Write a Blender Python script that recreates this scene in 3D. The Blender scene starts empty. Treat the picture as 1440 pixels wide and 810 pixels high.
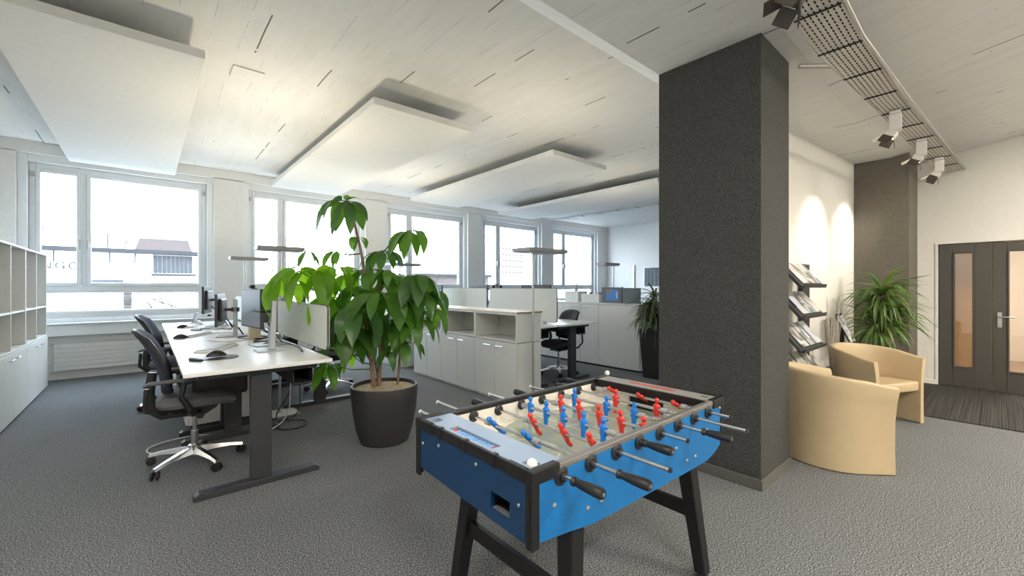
import bpy, bmesh, math, random
from mathutils import Vector, Matrix
S = bpy.context.scene
C = S.collection
R = math.radians
PI = math.pi
rnd = random.Random(7)

# ---------------------------------------------------------------- materials
def newmat(name):
    m = bpy.data.materials.new(name); m.use_nodes = True
    nt = m.node_tree; b = nt.nodes['Principled BSDF']
    return m, nt, b
def node(nt, t, **kw):
    n = nt.nodes.new(t)
    for k, v in kw.items():
        if k in n.inputs.keys() if hasattr(n.inputs, 'keys') else False: n.inputs[k].default_value = v
        else: setattr(n, k, v)
    return n
def setin(n, **kw):
    for k, v in kw.items():
        n.inputs[k.replace('_', ' ')].default_value = v
def mat(name, col, rough=.5, metal=0, spec=.5, var=0., scale=20, bump=0., bscale=60, trans=0, coat=0):
    m, nt, b = newmat(name)
    c = (*col, 1)
    b.inputs['Base Color'].default_value = c
    b.inputs['Roughness'].default_value = rough
    b.inputs['Metallic'].default_value = metal
    b.inputs['Specular IOR Level'].default_value = spec
    b.inputs['Coat Weight'].default_value = coat
    tc = nt.nodes.new('ShaderNodeTexCoord')
    n = nt.nodes.new('ShaderNodeTexNoise'); n.inputs['Scale'].default_value = scale; n.inputs['Detail'].default_value = 3
    nt.links.new(tc.outputs['Object'], n.inputs['Vector'])
    v = max(var, .02)
    r = nt.nodes.new('ShaderNodeValToRGB')
    r.color_ramp.elements[0].position = .3; r.color_ramp.elements[1].position = .7
    r.color_ramp.elements[0].color = (*[x*(1-v) for x in col], 1)
    r.color_ramp.elements[1].color = (*[min(1, x*(1+v)) for x in col], 1)
    nt.links.new(n.outputs['Fac'], r.inputs['Fac']); nt.links.new(r.outputs['Color'], b.inputs['Base Color'])
    if bump:
        n2 = nt.nodes.new('ShaderNodeTexNoise'); n2.inputs['Scale'].default_value = bscale; n2.inputs['Detail'].default_value = 4
        nt.links.new(tc.outputs['Object'], n2.inputs['Vector'])
        bp = nt.nodes.new('ShaderNodeBump'); bp.inputs['Strength'].default_value = bump; bp.inputs['Distance'].default_value = .01
        nt.links.new(n2.outputs['Fac'], bp.inputs['Height']); nt.links.new(bp.outputs['Normal'], b.inputs['Normal'])
    return m
def emat(name, col, s):
    m, nt, b = newmat(name)
    b.inputs['Base Color'].default_value = (*col, 1)
    b.inputs['Emission Color'].default_value = (*col, 1); b.inputs['Emission Strength'].default_value = s
    return m
def glassmat(name, gloss=.08, tint=(1, 1, 1)):
    m = bpy.data.materials.new(name); m.use_nodes = True; nt = m.node_tree; nt.nodes.clear()
    o = nt.nodes.new('ShaderNodeOutputMaterial'); t = nt.nodes.new('ShaderNodeBsdfTransparent'); t.inputs[0].default_value = (*tint, 1)
    g = nt.nodes.new('ShaderNodeBsdfGlossy'); g.inputs['Roughness'].default_value = .02
    x = nt.nodes.new('ShaderNodeMixShader'); x.inputs[0].default_value = gloss
    nt.links.new(t.outputs[0], x.inputs[1]); nt.links.new(g.outputs[0], x.inputs[2]); nt.links.new(x.outputs[0], o.inputs[0])
    return m

def carpet_mat():
    m, nt, b = newmat('carpet'); L = nt.links.new
    tc = nt.nodes.new('ShaderNodeTexCoord')
    n = nt.nodes.new('ShaderNodeTexNoise'); n.inputs['Scale'].default_value = 140; n.inputs['Detail'].default_value = 2; n.inputs['Roughness'].default_value = .75
    L(tc.outputs['Object'], n.inputs['Vector'])
    r = nt.nodes.new('ShaderNodeValToRGB'); r.color_ramp.interpolation = 'LINEAR'
    e = r.color_ramp.elements; e[0].position = .38; e[0].color = (.040, .044, .049, 1); e[1].position = .66; e[1].color = (.42, .42, .41, 1)
    x = e.new(.5); x.color = (.130, .138, .144, 1)
    L(n.outputs['Fac'], r.inputs['Fac'])
    n2 = nt.nodes.new('ShaderNodeTexNoise'); n2.inputs['Scale'].default_value = 1.3; n2.inputs['Detail'].default_value = 4
    L(tc.outputs['Object'], n2.inputs['Vector'])
    mr = nt.nodes.new('ShaderNodeMapRange'); mr.inputs['To Min'].default_value = .9; mr.inputs['To Max'].default_value = 1.1
    L(n2.outputs['Fac'], mr.inputs['Value'])
    mx = nt.nodes.new('ShaderNodeMix'); mx.data_type = 'RGBA'; mx.blend_type = 'MULTIPLY'; mx.inputs[0].default_value = 1
    L(r.outputs['Color'], mx.inputs[6]); L(mr.outputs['Result'], mx.inputs[7]); L(mx.outputs[2], b.inputs['Base Color'])
    b.inputs['Roughness'].default_value = .95; b.inputs['Specular IOR Level'].default_value = .15
    bp = nt.nodes.new('ShaderNodeBump'); bp.inputs['Strength'].default_value = .35; bp.inputs['Distance'].default_value = .004
    L(n.outputs['Fac'], bp.inputs['Height']); L(bp.outputs['Normal'], b.inputs['Normal'])
    return m

def ceiling_mat():
    # white painted board-formed concrete: boards run along Y, thin open joints here and there
    m, nt, b = newmat('board_formed_concrete'); L = nt.links.new
    def M(op, a, bb=None, cc=None):
        n = nt.nodes.new('ShaderNodeMath'); n.operation = op
        for i, v in enumerate((a, bb, cc)):
            if v is None: continue
            if isinstance(v, (int, float)): n.inputs[i].default_value = v
            else: L(v, n.inputs[i])
        return n.outputs[0]
    tc = nt.nodes.new('ShaderNodeTexCoord'); sp = nt.nodes.new('ShaderNodeSeparateXYZ'); L(tc.outputs['Object'], sp.inputs[0])
    X, Y = sp.outputs[0], sp.outputs[1]
    wob = nt.nodes.new('ShaderNodeTexNoise'); wob.inputs['Scale'].default_value = 1.2; L(tc.outputs['Object'], wob.inputs['Vector'])
    Xw = M('ADD', X, M('MULTIPLY', wob.outputs['Fac'], .03))
    def lines(period, width, off=0.):
        f = M('FRACT', M('DIVIDE', M('ADD', Xw, off + 100), period))
        d = M('ABSOLUTE', M('SUBTRACT', f, .5))
        return M('LESS_THAN', d, width / period)
    def cellnoise(period, off, ysc, thr, seed):
        c = M('FLOOR', M('DIVIDE', M('ADD', Xw, off + 100), period))
        cb = nt.nodes.new('ShaderNodeCombineXYZ'); L(M('MULTIPLY', c, 7.31), cb.inputs[0]); L(M('MULTIPLY', Y, ysc), cb.inputs[1]); cb.inputs[2].default_value = seed
        n = nt.nodes.new('ShaderNodeTexNoise'); n.inputs['Scale'].default_value = 1; n.inputs['Detail'].default_value = 3; L(cb.outputs[0], n.inputs['Vector'])
        return M('GREATER_THAN', n.outputs['Fac'], thr), n.outputs['Fac']
    g1, f1 = cellnoise(.62, 0, 1.9, .545, 3.3); crack = M('MULTIPLY', lines(.62, .006), g1)
    g2, f2 = cellnoise(.21, .07, 3.2, .56, 9.1); fine = M('MULTIPLY', lines(.21, .0022, .07), g2)
    n3 = nt.nodes.new('ShaderNodeTexNoise'); n3.inputs['Scale'].default_value = 1; n3.inputs['Detail'].default_value = 8; n3.inputs['Roughness'].default_value = .65
    mp = nt.nodes.new('ShaderNodeMapping'); mp.inputs['Scale'].default_value = (9, 1.6, 4); L(tc.outputs['Object'], mp.inputs[0]); L(mp.outputs[0], n3.inputs['Vector'])
    pit = nt.nodes.new('ShaderNodeTexNoise'); pit.inputs['Scale'].default_value = 14; pit.inputs['Detail'].default_value = 2; L(tc.outputs['Object'], pit.inputs['Vector'])
    pits = M('GREATER_THAN', pit.outputs['Fac'], .76)
    r = nt.nodes.new('ShaderNodeValToRGB'); e = r.color_ramp.elements
    e[0].position = .25; e[0].color = (.70, .70, .68, 1); e[1].position = .7; e[1].color = (.78, .775, .76, 1)
    L(n3.outputs['Fac'], r.inputs['Fac'])
    dark = M('MINIMUM', M('ADD', M('ADD', crack, M('MULTIPLY', fine, .38)), M('MULTIPLY', pits, .35)), .9)
    mx = nt.nodes.new('ShaderNodeMix'); mx.data_type = 'RGBA'; L(dark, mx.inputs[0]); L(r.outputs['Color'], mx.inputs[6]); mx.inputs[7].default_value = (.07, .06, .05, 1)
    L(mx.outputs[2], b.inputs['Base Color'])
    b.inputs['Roughness'].default_value = .7
    bands = M('MULTIPLY', f2, .5)
    h = M('SUBTRACT', M('ADD', M('MULTIPLY', n3.outputs['Fac'], .6), bands), M('MULTIPLY', dark, .8))
    bp = nt.nodes.new('ShaderNodeBump'); bp.inputs['Strength'].default_value = .3; bp.inputs['Distance'].default_value = .01
    L(h, bp.inputs['Height']); L(bp.outputs['Normal'], b.inputs['Normal'])
    return m

def plaster_mat():
    m, nt, b = newmat('dark_plaster'); L = nt.links.new
    tc = nt.nodes.new('ShaderNodeTexCoord')
    n = nt.nodes.new('ShaderNodeTexNoise'); n.inputs['Scale'].default_value = 120; n.inputs['Detail'].default_value = 3; L(tc.outputs['Object'], n.inputs['Vector'])
    r = nt.nodes.new('ShaderNodeValToRGB'); e = r.color_ramp.elements
    e[0].position = .35; e[0].color = (.040, .041, .039, 1); e[1].position = .7; e[1].color = (.092, .092, .086, 1)
    L(n.outputs['Fac'], r.inputs['Fac']); L(r.outputs['Color'], b.inputs['Base Color'])
    b.inputs['Roughness'].default_value = .85; b.inputs['Specular IOR Level'].default_value = .3
    bp = nt.nodes.new('ShaderNodeBump'); bp.inputs['Strength'].default_value = .9; bp.inputs['Distance'].default_value = .006
    L(n.outputs['Fac'], bp.inputs['Height']); L(bp.outputs['Normal'], b.inputs['Normal'])
    return m

def stripe_mat():
    m, nt, b = newmat('mat_stripes'); L = nt.links.new
    tc = nt.nodes.new('ShaderNodeTexCoord'); mp = nt.nodes.new('ShaderNodeMapping'); mp.inputs['Scale'].default_value = (.5, 130, 1)
    n = nt.nodes.new('ShaderNodeTexNoise'); n.inputs['Scale'].default_value = 1; n.inputs['Detail'].default_value = 2
    L(tc.outputs['Object'], mp.inputs[0]); L(mp.outputs[0], n.inputs['Vector'])
    r = nt.nodes.new('ShaderNodeValToRGB'); e = r.color_ramp.elements
    e[0].position = .4; e[0].color = (.004, .004, .0045, 1); e[1].position = .68; e[1].color = (.075, .07, .062, 1)
    L(n.outputs['Fac'], r.inputs['Fac']); L(r.outputs['Color'], b.inputs['Base Color']); b.inputs['Roughness'].default_value = .95
    return m

def perforated_mat():
    m = bpy.data.materials.new('perforated_metal'); m.use_nodes = True; nt = m.node_tree; L = nt.links.new
    b = nt.nodes['Principled BSDF']; o = nt.nodes['Material Output']
    b.inputs['Base Color'].default_value = (.62, .60, .56, 1); b.inputs['Metallic'].default_value = .35; b.inputs['Roughness'].default_value = .5
    uv = nt.nodes.new('ShaderNodeUVMap'); sp = nt.nodes.new('ShaderNodeSeparateXYZ'); L(uv.outputs[0], sp.inputs[0])
    def M(op, a, bb):
        n = nt.nodes.new('ShaderNodeMath'); n.operation = op
        for i, v in enumerate((a, bb)):
            if isinstance(v, (int, float)): n.inputs[i].default_value = v
            else: L(v, n.inputs[i])
        return n.outputs[0]
    fu = M('FRACT', M('DIVIDE', sp.outputs[0], .05), 0); fv = M('FRACT', M('DIVIDE', sp.outputs[1], .028), 0)
    hole = M('MULTIPLY', M('LESS_THAN', fu, .62), M('LESS_THAN', M('ABSOLUTE', M('SUBTRACT', fv, .5), 0), .15))
    t = nt.nodes.new('ShaderNodeBsdfTransparent'); x = nt.nodes.new('ShaderNodeMixShader')
    L(hole, x.inputs[0]); L(b.outputs[0], x.inputs[1]); L(t.outputs[0], x.inputs[2]); L(x.outputs[0], o.inputs[0])
    return m

def leaf_mat(name, c1, c2, trans=.35):
    m = bpy.data.materials.new(name); m.use_nodes = True; nt = m.node_tree; L = nt.links.new
    b = nt.nodes['Principled BSDF']; o = nt.nodes['Material Output']
    tc = nt.nodes.new('ShaderNodeTexCoord'); n = nt.nodes.new('ShaderNodeTexNoise'); n.inputs['Scale'].default_value = 4; n.inputs['Detail'].default_value = 3
    L(tc.outputs['Object'], n.inputs['Vector'])
    r = nt.nodes.new('ShaderNodeValToRGB'); e = r.color_ramp.elements
    e[0].position = .35; e[0].color = (*c1, 1); e[1].position = .7; e[1].color = (*c2, 1)
    L(n.outputs['Fac'], r.inputs['Fac']); L(r.outputs['Color'], b.inputs['Base Color']); b.inputs['Roughness'].default_value = .32
    t = nt.nodes.new('ShaderNodeBsdfTranslucent'); mx = nt.nodes.new('ShaderNodeMix'); mx.data_type = 'RGBA'; mx.blend_type = 'MULTIPLY'; mx.inputs[0].default_value = 1
    L(r.outputs['Color'], mx.inputs[6]); mx.inputs[7].default_value = (2.2, 2.0, .7, 1); L(mx.outputs[2], t.inputs[0])
    x = nt.nodes.new('ShaderNodeMixShader'); x.inputs[0].default_value = trans
    L(b.outputs[0], x.inputs[1]); L(t.outputs[0], x.inputs[2]); L(x.outputs[0], o.inputs[0])
    return m

def cover_mat(name, c1, c2, c3, seed):
    # printed magazine cover: blocks of picture and pale ground
    m, nt, b = newmat(name); L = nt.links.new
    tc = nt.nodes.new('ShaderNodeTexCoord'); mp = nt.nodes.new('ShaderNodeMapping'); mp.inputs['Location'].default_value = (seed, seed*2, 0)
    n = nt.nodes.new('ShaderNodeTexVoronoi'); n.distance = 'CHEBYCHEV'; n.inputs['Scale'].default_value = 9
    L(tc.outputs['Object'], mp.inputs[0]); L(mp.outputs[0], n.inputs['Vector'])
    sp = nt.nodes.new('ShaderNodeSeparateXYZ'); L(n.outputs['Color'], sp.inputs[0])
    r = nt.nodes.new('ShaderNodeValToRGB'); r.color_ramp.interpolation = 'CONSTANT'; e = r.color_ramp.elements
    e[0].position = 0; e[0].color = (*c1, 1); e[1].position = .78; e[1].color = (*c3, 1); x = e.new(.58); x.color = (*c2, 1)
    L(sp.outputs[0], r.inputs['Fac']); L(r.outputs['Color'], b.inputs['Base Color']); b.inputs['Roughness'].default_value = .35
    return m

M_ = {}
M_['wall'] = mat('white_wall_paint', (.80, .80, .78), .8, bump=.15, bscale=150)
M_['wallwarm'] = mat('offwhite_wall_paint', (.80, .79, .75), .8, bump=.15, bscale=150)
M_['frame'] = mat('white_window_paint', (.80, .83, .85), .4)
M_['radiator'] = mat('radiator_white', (.74, .75, .73), .4)
M_['plaster'] = plaster_mat(); M_['plaster2'] = mat('brown_grey_plaster', (.135, .122, .10), .85, bump=.4, bscale=120, var=.1)
M_['carpet'] = carpet_mat(); M_['ceiling'] = ceiling_mat(); M_['stripe'] = stripe_mat(); M_['perf'] = perforated_mat()
M_['glass'] = glassmat('window_glass', .05); M_['doorglass'] = glassmat('door_glass', .1)
M_['panel'] = mat('acoustic_fabric_white', (.76, .76, .74), .9, bump=.1, bscale=400)
M_['cab'] = mat('cabinet_offwhite', (.69, .69, .66), .45)
M_['cabin'] = mat('cabinet_inside', (.62, .60, .55), .6)
M_['desktop'] = mat('desk_laminate_white', (.80, .80, .79), .28)
M_['topwood'] = mat('birch_top', (.72, .60, .44), .4, var=.06, scale=12)
M_['topedge'] = mat('wood_edge', (.34, .22, .13), .5)
M_['anth'] = mat('anthracite_steel', (.034, .036, .041), .45, spec=.4)
M_['black'] = mat('black_plastic', (.014, .014, .015), .42)
M_['blackfab'] = mat('black_seat_fabric', (.035, .036, .042), .75, bump=.4, bscale=400, var=.1, scale=200)
M_['greyfab'] = mat('grey_seat_fabric', (.13, .13, .14), .75, bump=.3, bscale=400, var=.1, scale=200)
M_['mesh'] = mat('blue_black_mesh', (.030, .035, .075), .7, bump=.4, bscale=500)
M_['chrome'] = mat('polished_aluminium', (.72, .72, .73), .22, metal=1)
M_['steel'] = mat('brushed_steel', (.55, .55, .54), .38, metal=1)
M_['screen'] = mat('screen_glass', (.07, .08, .10), .22, coat=.3)
M_['screenlit'] = mat('matt_screen', (.20, .23, .28), .3)
M_['mon_back'] = mat('monitor_shell', (.045, .048, .055), .4)
M_['silver'] = mat('silver_shell', (.42, .44, .46), .4, metal=.4)
M_['whiteplastic'] = mat('white_plastic', (.78, .78, .76), .35)
M_['paper'] = mat('white_paper', (.85, .85, .84), .8)
M_['divider'] = mat('divider_fabric', (.66, .68, .64), .9, bump=.2, bscale=500)
M_['divider_edge'] = mat('divider_edge', (.10, .11, .10), .5)
M_['pot'] = mat('dark_planter', (.030, .027, .027), .55, var=.08)
M_['clay'] = mat('clay_granulate', (.44, .33, .20), .95, var=.55, scale=75, bump=1.0, bscale=75)
M_['bark'] = mat('plant_bark', (.22, .14, .08), .85, var=.2, scale=40, bump=.5)
M_['stemgreen'] = mat('green_stem', (.10, .14, .05), .6, var=.2)
M_['leafA'] = leaf_mat('glossy_leaf', (.050, .145, .018), (.11, .26, .035), .42)
M_['leafB'] = leaf_mat('bright_leaf', (.12, .27, .02), (.22, .42, .04), .55)
M_['leafC'] = leaf_mat('dark_leaf', (.035, .10, .025), (.075, .18, .035), .35)
M_['blade'] = leaf_mat('blade_leaf', (.045, .10, .025), (.17, .27, .08), .25)
M_['bladeD'] = leaf_mat('dark_blade_leaf', (.04, .065, .035), (.13, .17, .08), .2)
M_['leather'] = mat('cream_leather', (.53, .415, .255), .42, bump=.12, bscale=260, var=.03, scale=8)
M_['door'] = mat('dark_door_paint', (.066, .060, .050), .45)
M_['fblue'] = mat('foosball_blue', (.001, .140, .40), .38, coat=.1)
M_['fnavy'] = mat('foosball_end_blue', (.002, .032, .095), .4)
M_['fblack'] = mat('foosball_black_rail', (.011, .0105, .011), .42, spec=.35)
M_['frail'] = mat('foosball_top_rail', (.20, .19, .18), .35, metal=.3)
M_['fcount'] = mat('counter_light_blue', (.16, .36, .72), .3)
M_['fdeck'] = mat('foosball_deck', (.27, .35, .47), .35)
M_['fdeckg'] = mat('foosball_deck_grey', (.30, .29, .27), .4)
M_['fwall'] = mat('foosball_inner_cream', (.77, .73, .64), .45)
M_['field'] = mat('foosball_field_green', (.37, .42, .33), .12, coat=.4)
M_['fline'] = mat('foosball_field_line', (.62, .66, .55), .2)
M_['pblue'] = mat('player_blue', (.006, .17, .62), .28)
M_['pred'] = mat('player_red', (.66, .035, .025), .28)
M_['ball'] = mat('ball_white', (.82, .80, .72), .3)
M_['baseb'] = mat('column_baseboard', (.115, .112, .10), .6)
M_['spotw'] = mat('spotlight_white', (.74, .73, .70), .4)
M_['spotd'] = mat('spotlight_flap_dark', (.055, .045, .035), .5)
M_['lampgrey'] = mat('lamp_head_grey', (.30, .30, .29), .45, metal=.3)
M_['bulb'] = emat('lamp_glow', (1., .82, .58), 12)
M_['fillglow'] = emat('fill_lamp_glow', (1., .93, .80), 2.0)  # glowing face of the fill lamps added out of view
M_['outwhite'] = mat('outdoor_white_render', (.85, .85, .86), .9)
M_['outgrey'] = mat('outdoor_grey_slab', (.022, .024, .028), .9)
M_['outclad'] = mat('outdoor_cladding', (.045, .052, .062), .9)
M_['outpink'] = mat('outdoor_brick', (.085, .066, .062), .9)
M_['outstreet'] = mat('outdoor_street', (.20, .195, .19), .95)
M_['branch'] = mat('tree_branch', (.025, .02, .02), .9)
M_['birch'] = mat('birch_twig', (.56, .50, .44), .8, var=.35, scale=30)
M_['woodwarm'] = mat('beech_panel', (.74, .44, .20), .4, var=.05, scale=5)
M_['chip'] = mat('chipboard', (.36, .22, .10), .8, var=.5, scale=90)
M_['hallfloor'] = mat('hall_floor', (.32, .22, .15), .3)
M_['blueart'] = cover_mat('blue_picture', (.05, .22, .60), (.35, .55, .80), (.32, .16, .07), 3.)
M_['greyscreen'] = mat('grey_felt', (.16, .18, .20), .9)
for i, (a, b_, c_) in enumerate([((.75, .75, .76), (.30, .32, .36), (.55, .55, .57)), ((.62, .63, .65), (.20, .21, .24), (.80, .80, .80)), ((.72, .71, .68), (.42, .38, .32), (.25, .24, .23)), ((.70, .72, .76), (.03, .07, .26), (.45, .48, .55)), ((.78, .78, .77), (.50, .48, .44), (.68, .67, .66))]):
    M_['cover%d' % i] = cover_mat('printed_cover_%s' % 'abcde'[i], a, b_, c_, i*1.7)

# ---------------------------------------------------------------- mesh building
class MB:
    def __init__(s): s.v = []; s.f = []; s.mi = []; s.uv = None
    def add(s, vs, fs, m=0):
        o = len(s.v); s.v += [tuple(v) for v in vs]; s.f += [tuple(i+o for i in f) for f in fs]; s.mi += [m]*len(fs)
    def box(s, x0, x1, y0, y1, z0, z1, m=0, mtx=None):
        vs = [(x, y, z) for z in (z0, z1) for y in (y0, y1) for x in (x0, x1)]
        if mtx: vs = [mtx @ Vector(v) for v in vs]
        s.add(vs, [(0, 2, 3, 1), (4, 5, 7, 6), (0, 1, 5, 4), (2, 6, 7, 3), (0, 4, 6, 2), (1, 3, 7, 5)], m); return s
    def bc(s, c, d, m=0, rot=None):
        mt = Matrix.Translation(Vector(c))
        if rot is not None: mt = mt @ rot
        return s.box(-d[0]/2, d[0]/2, -d[1]/2, d[1]/2, -d[2]/2, d[2]/2, m, mt)
    def tube(s, pts, rad, n=10, m=0, cap=True, flat=1.):
        pts = [Vector(p) for p in pts]
        if isinstance(rad, (int, float)): rad = [rad]*len(pts)
        o = len(s.v); up = None
        for i, p in enumerate(pts):
            a = pts[max(0, i-1)]; b = pts[min(len(pts)-1, i+1)]; t = (b-a)
            t = t.normalized() if t.length > 1e-9 else Vector((0, 0, 1))
            if up is None:
                ref = Vector((0, 0, 1)) if abs(t.z) < .9 else Vector((1, 0, 0)); u = t.cross(ref).normalized()
            else: u = (up - t*up.dot(t)); u = u.normalized() if u.length > 1e-6 else t.orthogonal().normalized()
            up = u; w = t.cross(u)
            for k in range(n):
                an = 2*PI*k/n; s.v.append(tuple(p + u*math.cos(an)*rad[i] + w*math.sin(an)*rad[i]*flat))
        for i in range(len(pts)-1):
            for k in range(n):
                k2 = (k+1) % n; s.f.append((o+i*n+k, o+i*n+k2, o+(i+1)*n+k2, o+(i+1)*n+k)); s.mi.append(m)
        if cap:
            s.f.append(tuple(o+k for k in reversed(range(n)))); s.f.append(tuple(o+(len(pts)-1)*n+k for k in range(n))); s.mi += [m, m]
        return s
    def lathe(s, prof, c=(0, 0, 0), n=32, m=0, mtx=None, sx=1, sy=1):
        o = len(s.v); c = Vector(c)
        for (r, z) in prof:
            for k in range(n):
                a = 2*PI*k/n; v = Vector((r*math.cos(a)*sx, r*math.sin(a)*sy, z))
                if mtx: v = mtx @ v
                s.v.append(tuple(v + c))
        for i in range(len(prof)-1):
            for k in range(n):
                k2 = (k+1) % n; s.f.append((o+i*n+k, o+i*n+k2, o+(i+1)*n+k2, o+(i+1)*n+k)); s.mi.append(m)
        s.f.append(tuple(o+k for k in reversed(range(n)))); s.f.append(tuple(o+(len(prof)-1)*n+k for k in range(n))); s.mi += [m, m]
        return s
    def prism(s, poly, a, b, axis='z', m=0):
        # poly of (u,v); axis = extrusion axis
        def P(u, v, w):
            return {'z': (u, v, w), 'y': (u, w, v), 'x': (w, u, v)}[axis]
        n = len(poly); vs = [P(u, v, a) for u, v in poly] + [P(u, v, b) for u, v in poly]
        fs = [tuple(range(n)), tuple(reversed(range(n, 2*n)))] + [(i, i+n, (i+1) % n+n, (i+1) % n) for i in range(n)]
        s.add(vs, fs, m); return s
    def grid(s, rows, m=0, closed=False):
        o = len(s.v); nr = len(rows); nc = len(rows[0])
        for r in rows: s.v += [tuple(p) for p in r]
        for i in range(nr-1):
            for j in range(nc if closed else nc-1):
                j2 = (j+1) % nc; s.f.append((o+i*nc+j, o+i*nc+j2, o+(i+1)*nc+j2, o+(i+1)*nc+j)); s.mi.append(m)
        return s
    def build(s, name, mats, parent=None, smooth=False, bevel=0, loc=None, rotz=0, solid=0, subsurf=0, seg=2):
        me = bpy.data.meshes.new(name); me.from_pydata(s.v, [], s.f); me.validate()
        if not isinstance(mats, (list, tuple)): mats = [mats]
        for q in mats: me.materials.append(M_[q] if isinstance(q, str) else q)
        if len(mats) > 1 and len(me.polygons) == len(s.mi):
            me.polygons.foreach_set('material_index', s.mi)
        bm = bmesh.new(); bm.from_mesh(me); bmesh.ops.recalc_face_normals(bm, faces=bm.faces); bm.to_mesh(me); bm.free()
        if smooth:
            me.polygons.foreach_set('use_smooth', [True]*len(me.polygons))
            try: me.set_sharp_from_angle(angle=R(40))
            except Exception: pass
        o = bpy.data.objects.new(name, me); C.objects.link(o)
        if parent: o.parent = parent
        if loc: o.location = loc
        if rotz: o.rotation_euler = (0, 0, rotz)
        if solid:
            q = o.modifiers.new('s', 'SOLIDIFY'); q.thickness = solid; q.offset = 0
        if bevel:
            q = o.modifiers.new('b', 'BEVEL'); q.width = bevel; q.segments = seg; q.limit_method = 'ANGLE'; q.angle_limit = R(35)
        if subsurf:
            q = o.modifiers.new('u', 'SUBSURF'); q.levels = subsurf; q.render_levels = subsurf
        return o
def empty(name, loc=(0, 0, 0), rotz=0):
    o = bpy.data.objects.new(name, None); C.objects.link(o); o.location = loc; o.rotation_euler = (0, 0, rotz); o.empty_display_size = .1
    return o
def tag(o, label=None, cat=None, group=None, kind=None):
    if label: o['label'] = label
    if cat: o['category'] = cat
    if group: o['group'] = group
    if kind: o['kind'] = kind
    return o
def thing(name, label, cat, loc=(0, 0, 0), rotz=0, group=None):
    return tag(empty(name, loc, rotz), label, cat, group)
def struct(o): o['kind'] = 'structure'; return o
def copy_tree(o, parent=None):
    c = o.copy(); C.objects.link(c); c.parent = parent
    for ch in [q for q in bpy.data.objects if q.parent == o]: copy_tree(ch, c)
    return c
def copy_thing(o, label, loc, rotz=0, group=None):
    c = copy_tree(o); c.location = loc; c.rotation_euler = (0, 0, rotz); c['label'] = label
    if group: c['group'] = group
    return c
def light(kind, loc, energy, color=(1, 1, 1), size=.1, sy=None, rot=(0, 0, 0), spot=None, blend=.5, spread=None):
    l = bpy.data.lights.new(kind.lower()+'_light', kind); l.energy = energy; l.color = color
    if kind == 'AREA':
        l.size = size
        if sy: l.shape = 'RECTANGLE'; l.size_y = sy
        if spread: l.spread = spread
    elif kind != 'SUN': l.shadow_soft_size = size
    if spot: l.spot_size = spot; l.spot_blend = blend
    o = bpy.data.objects.new(kind.lower()+'_light', l); C.objects.link(o); o.location = loc; o.rotation_euler = rot
    return o

# ---------------------------------------------------------------- camera
cam = bpy.data.cameras.new('camera'); co = bpy.data.objects.new('camera', cam); C.objects.link(co); S.camera = co
co.location = (0, 0, 1.4); co.rotation_euler = (R(90), 0, -math.atan2(.6556, .755))
cam.sensor_width = 36; cam.lens = 592/1440*36; cam.shift_y = -2/1440; cam.clip_start = .05; cam.clip_end = 300

# ---------------------------------------------------------------- room shell
YB = -4.2; XL = -1.62; XR = 12.4; YW = 9.12
struct(MB().box(XL-.1, XR+.1, YB-.1, 9.4, -.12, 0).build('floor', 'carpet'))
prof = [(9.45, 3.5), (2.3, 3.5), (1.82, 3.14), (.95, 3.14), (-.3, 3.36), (-1.4, 3.5), (YB-.1, 3.5)]
cb = MB(); cb.prism(prof + [(YB-.1, 3.75), (9.45, 3.75)], XL-.1, XR+.1, 'x'); struct(cb.build('ceiling', 'ceiling'))
struct(MB().box(XL-.12, XL, YB, 9.3, 0, 3.6).build('wall_left', 'wall'))
struct(MB().box(XR, XR+.12, 1.0, 9.3, 0, 3.6).build('wall_far', 'wall'))
struct(MB().box(XL, 8.5, YB-.12, YB, 0, 3.6).build('wall_back', 'wallwarm'))
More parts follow.
